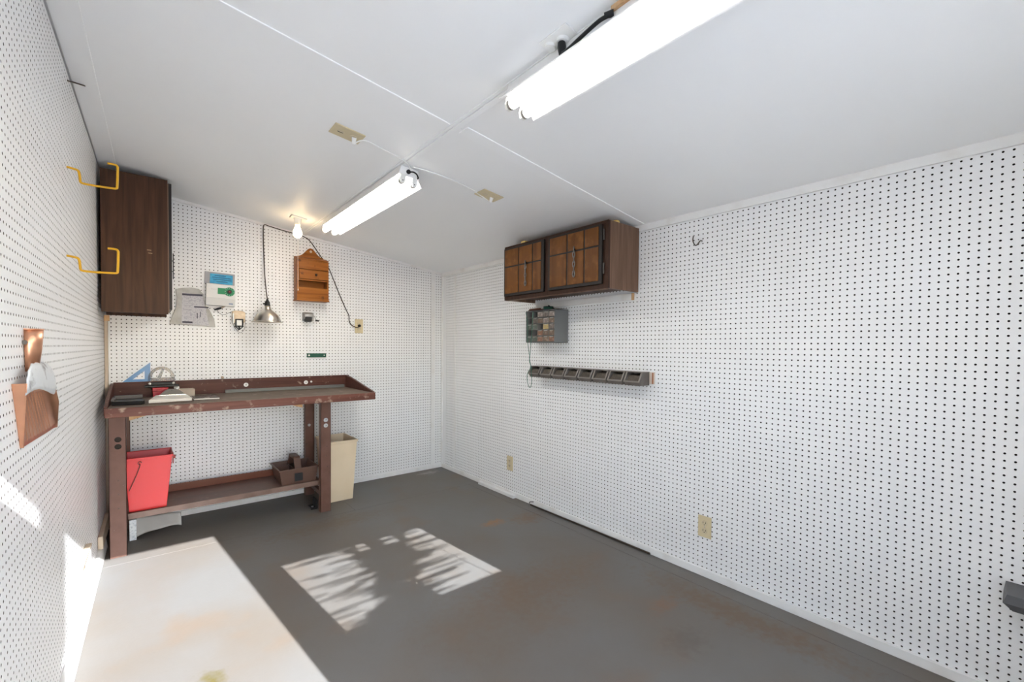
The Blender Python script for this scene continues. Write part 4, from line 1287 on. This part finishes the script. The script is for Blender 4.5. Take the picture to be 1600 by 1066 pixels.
obj('top_board', MB().hexa([(X0, YFr - .004, Z1 - .006), (X1, YFr - .004, Z1 - .006), (X1, -.013, 1.925), (X0, -.013, 1.925), (X0, YFr - .004, Z1 + .002), (X1, YFr - .004, Z1 + .002), (X1, -.013, 1.935), (X0, -.013, 1.935)]), PINE, wx, .001)
obj('bottom_board', MB().box(X0 - .004, X1 + .004, YFr - .006, -.001, Z0 - .012, Z0 + .002), PINE, wx, .002)
obj('shelf_board', MB().box(X0 + .013, X1 - .013, YFr + .001, -.013, 1.735, 1.745), PINE, wx)
obj('shelf_board', MB().box(X0 + .013, X1 - .013, YFr + .004, -.013, 1.816, 1.822), PINE, wx)
obj('upper_front', MB().box(X0 + .013, X1 - .002, YFr - .001, YFr + .009, 1.826, Z1 - .008), PINE, wx, .001)
dw = obj('drawer', MB().box(X0 + .015, X1 - .004, YFr - .003, YFr + .060, 1.748, 1.818), PINE, wx, .001)
obj('drawer_knob', MB().lathe(((X0 + X1) / 2 + .02, YFr - .003, 1.785), (0, -1, 0), [(.005, 0), (.005, .006), (.010, .010), (.008, .016), (0, .017)], 14), mat('dark_knob', (.03, .018, .012), .4), dw)
obj('lower_front', MB().box(X0 + .013, X1 - .002, YFr - .001, YFr + .009, Z0 + .002, 1.678), PINE, wx, .001)

ps = thing('pencil_sharpener', (1.20, -.03, 1.405), 'grey hand-crank pencil sharpener mounted on the back wall', 'sharpener')
obj('mount', MB().box(1.16, 1.245, -.012, -.0005, 1.415, 1.485), mat('sharp_grey', (.33, .32, .31), .4, .5), ps, .002)
obj('housing', MB().lathe((1.158, -.045, 1.455), (1, 0, 0), [(0, 0), (.026, 0), (.029, .004), (.029, .062), (.024, .070), (0, .072)], 20), mat('sharp_grey', (.33, .32, .31), .4, .5), ps)
obj('shavings_cup', MB().box(1.165, 1.215, -.078, -.03, 1.407, 1.448), BLACK, ps, .006)
obj('crank', MB().tube([(1.23, -.045, 1.455), (1.244, -.045, 1.455), (1.246, -.055, 1.43), (1.247, -.06, 1.418)], .004, 8), STEEL, ps)
obj('crank_knob', MB().tube([(1.245, -.06, 1.418), (1.272, -.06, 1.418)], .006, 8), BLACK, ps)
gm_ = thing('tool_bar', (1.268, -.008, 1.114), 'short dark green bar screwed to the back wall pegboard', 'bar')
obj('bar', MB().box(1.193, 1.343, -.016, -.0005, 1.117, 1.150), GREEN, gm_, .002)
for x in (1.207, 1.326):
    obj('screw', MB().disc((x, -.016, 1.1335), (0, -1, 0), .007 if x < 1.3 else .004, .0015, 10), WHITEP, gm_)
obj('end_clip', MB().box(1.343, 1.352, -.010, -.0005, 1.119, 1.147), WHITEP, gm_)

# ------------------------------------------------------------------ ceiling fixtures
SOCKW = mat('socket_white', (.80, .79, .75), .4)


def shop_light(xc, ya_, yb_, label, cord):
    t = thing('shop_light', on_ceiling(xc, (ya_ + yb_) / 2, 0, .02), label, 'light fixture')
    F_ = lambda s, y, d: on_ceiling(xc, y, s, d)

    def ext(prof, y0_, y1_):
        return MB().prism([F_(s, y0_, d) for s, d in prof], [F_(s, y1_, d) for s, d in prof])
    obj('housing', ext([(-.048, .010), (.048, .010), (.052, .052), (-.052, .052)], ya_, yb_), WHITEE, t, .001)
    for sg in (-1, 1):
        obj('reflector_wing', ext([(sg * .050, .046), (sg * .050, .0485), (sg * .076, .081), (sg * .082, .081), (sg * .082, .0785), (sg * .0775, .0785)], ya_, yb_), WHITEE, t)
    for s in (-.032, .032):
        tb = obj('tube_lamp', MB().tube([F_(s, ya_ + .006, .079), F_(s, yb_ - .006, .079)], .0165, 16, cap=False), TUBEM, t)
        for y0_, y1_ in ((ya_ + .0, ya_ + .012), (yb_ - .012, yb_ - .0)):
            obj('end_cap', MB().tube([F_(s, y0_, .079), F_(s, y1_, .079)], .0172, 16), STEEL, tb)
        for yy, dy_ in ((ya_ - .012, .012), (yb_, .012)):
            lh = obj('lamp_holder', MB().prism([F_(s + a, yy, b_) for a, b_ in ((-.013, .05), (.013, .05), (.015, .078), (.008, .095), (-.008, .095), (-.015, .078))],
                                               [F_(s + a, yy + dy_, b_) for a, b_ in ((-.013, .05), (.013, .05), (.015, .078), (.008, .095), (-.008, .095), (-.015, .078))]), SOCKW, t, .001)
            obj('holder_slot', MB().disc(F_(s, yy - .0006 if yy < yb_ - .1 else yy + dy_ + .0006, .082), (0, 1, 0), .003, .0008, 8), HOLE, lh)
    for yy in (ya_ - .003, yb_):
        obj('end_plate', MB().prism([F_(s, yy, d) for s, d in ((-.045, .004), (.045, .004), (.055, .050), (-.055, .050))], [F_(s, yy + .003, d) for s, d in ((-.045, .004), (.045, .004), (.055, .050), (-.055, .050))]), WHITEE, t)
    if cord == 'end':
        obj('cord', MB().tube(smooth_path([F_(-.004, ya_ - .004, .028), F_(-.002, ya_ - .016, .030), F_(.015, ya_ - .020, .026), F_(.034, ya_ - .018, .030), F_(.046, ya_ - .012, .042), F_(.05, ya_ + .01, .04)], 4), .0038, 7), BLACK, t)
        obj('cord_grommet', MB().disc(F_(-.006, ya_ - .003, .028), (0, -1, 0), .011, .007, 14), BLACK, t)
    else:
        obj('cord', MB().tube(smooth_path([F_(-.052, -3.125, .028), F_(-.066, -3.10, .040), F_(-.070, -3.04, .055), F_(-.066, -2.99, .060), F_(-.060, -2.955, .052)], 5), .0055, 8), BLACK, t)
        obj('cord_plug', MB().tube([F_(-.060, -2.958, .055), F_(-.060, -2.955, .030), F_(-.060, -2.953, .018)], [.008, .013, .012], 10), BLACK, t)
        obj('grommet', MB().tube([F_(-.050, -3.135, .028), F_(-.064, -3.115, .032)], [.010, .007], 10), BLACK, t)
    return t


shop_light(1.21, -1.82, -.57, 'twin-tube white shop light glowing on the ceiling near the back wall', 'end')
shop_light(1.195, -3.93, -2.69, 'twin-tube white shop light glowing at the top of the view', 'side')
so = thing('ceiling_socket', on_ceiling(1.135, -2.94, 0, 0), 'white ceiling socket with black plug beside the nearer shop light', 'socket')
obj('cover_plate', MB().frame_box(on_ceiling(1.135, -2.94, 0, 0), CT, (0, 1, 0), CN, (-.035, .028, -.06, .05, .0005, .006)), WHITEP, so, .002)
obj('receptacle', MB().lathe(on_ceiling(1.138, -2.955, 0, .006), CN, [(.020, 0), (.018, .010), (0, .010)], 18, False), WHITEP, so)
obj('receptacle', MB().lathe(on_ceiling(1.130, -2.91, 0, .006), CN, [(.018, 0), (.016, .008), (0, .008)], 18, False), WHITEP, so)
o = obj('pine_cleat', MB().frame_box(on_ceiling(1.155, -3.16, 0, 0), CT, (0, 1, 0), CN, (-.018, .008, -.05, .03, .0098, .024)), RAW, None, .001)
tag(o, 'small orange pine cleat above the nearer shop light', 'wood block')

for (xc, yc, lab, sg) in ((.877, -1.882, 'beige ceiling outlet plate left of the rear shop light', -1), (1.652, -1.892, 'beige ceiling outlet plate right of the rear shop light', 1)):
    t = thing('ceiling_outlet', on_ceiling(xc, yc), lab, 'outlet')
    o_ = on_ceiling(xc, yc, 0, 0)
    obj('cover_plate', MB().frame_box(o_, CT, (0, 1, 0), CN, (-.066, .066, -.05, .05, .0005, .006)), BEIGE, t, .002)
    for s in (-.028, .028):
        r_ = obj('receptacle', MB().lathe(on_ceiling(xc, yc, s, .006), CN, [(.016, 0), (.015, .0015), (0, .0015)], 16, False), mat('ivory_socket', (.58, .49, .33), .35), t)
        if s < 0 and sg < 0:
            obj('slot', MB().frame_box(on_ceiling(xc, yc, s, .0075), CT, (0, 1, 0), CN, (-.013, .010, .002, .005, 0, .001)), HOLE, r_)
    pg = obj('white_plug', MB().tube([on_ceiling(xc, yc, .032 if sg < 0 else .02, .006), on_ceiling(xc, yc + .012, .036 if sg < 0 else .022, .030)], [.011, .008], 10), WHITEP, t)
# surface cords running from the plates to the shop light
o = obj('surface_wiring', MB().tube(smooth_path([on_ceiling(.913, -1.87, 0, .03), on_ceiling(.95, -1.895, 0, .006), on_ceiling(1.04, -1.885, 0, .004), on_ceiling(1.12, -1.875, 0, .004), on_ceiling(1.17, -1.870, 0, .012), on_ceiling(1.20, -1.85, 0, .022)], 5), .0035, 7), WHITEP)
tag(o, 'white cord from the left ceiling outlet to the rear shop light', 'cord')
o = obj('surface_wiring', MB().tube(smooth_path([on_ceiling(1.675, -1.88, 0, .03), on_ceiling(1.63, -1.86, 0, .008), on_ceiling(1.56, -1.875, 0, .004), on_ceiling(1.45, -1.885, 0, .004), on_ceiling(1.32, -1.875, 0, .004), on_ceiling(1.21, -1.862, 0, .012)], 5), .0035, 7), WHITEP)
tag(o, 'white cord from the right ceiling outlet to the rear shop light', 'cord')

# bare bulb
BXc, BYc = 1.03, -.42
bf = thing('bulb_fixture', on_ceiling(BXc, BYc), 'bare glowing bulb in a white ceiling socket near the back wall', 'light fixture')
obj('base_plate', MB().frame_box(on_ceiling(BXc, BYc), CT, (0, 1, 0), CN, (-.052, .052, -.034, .034, .0005, .012)), SOCKW, bf, .004)
zt_ = zc(BXc) - .012
obj('socket', MB().lathe((BXc - .004, BYc, zt_ + .004), (0, 0, -1), [(.030, 0), (.024, .014), (.021, .040), (.019, .048), (0, .048)], 20), SOCKW, bf)
obj('bulb', MB().lathe((BXc - .006, BYc, zt_ - .040), (0, 0, -1), [(.013, 0), (.014, .012), (.022, .032), (.029, .052), (.030, .066), (.026, .082), (.016, .093), (0, .097)], 24),
    mat('lit_bulb', (1, .9, .7), .3, emit=(1.0, .72, .38, BULB_STRENGTH)), bf)
obj('pull_chain', MB().tube([(BXc - .010, BYc - .026, zt_ - .03), (BXc - .010, BYc - .027, 1.62)], .0012, 5).lathe((BXc - .010, BYc - .027, 1.605), (0, 0, 1), [(0, 0), (.004, .006), (.003, .016), (0, .018)], 8), mat('pale_chain', (.72, .62, .50), .4), bf)

for o in list(bpy.data.objects):
    if '_o' in o:
        del o['_o']
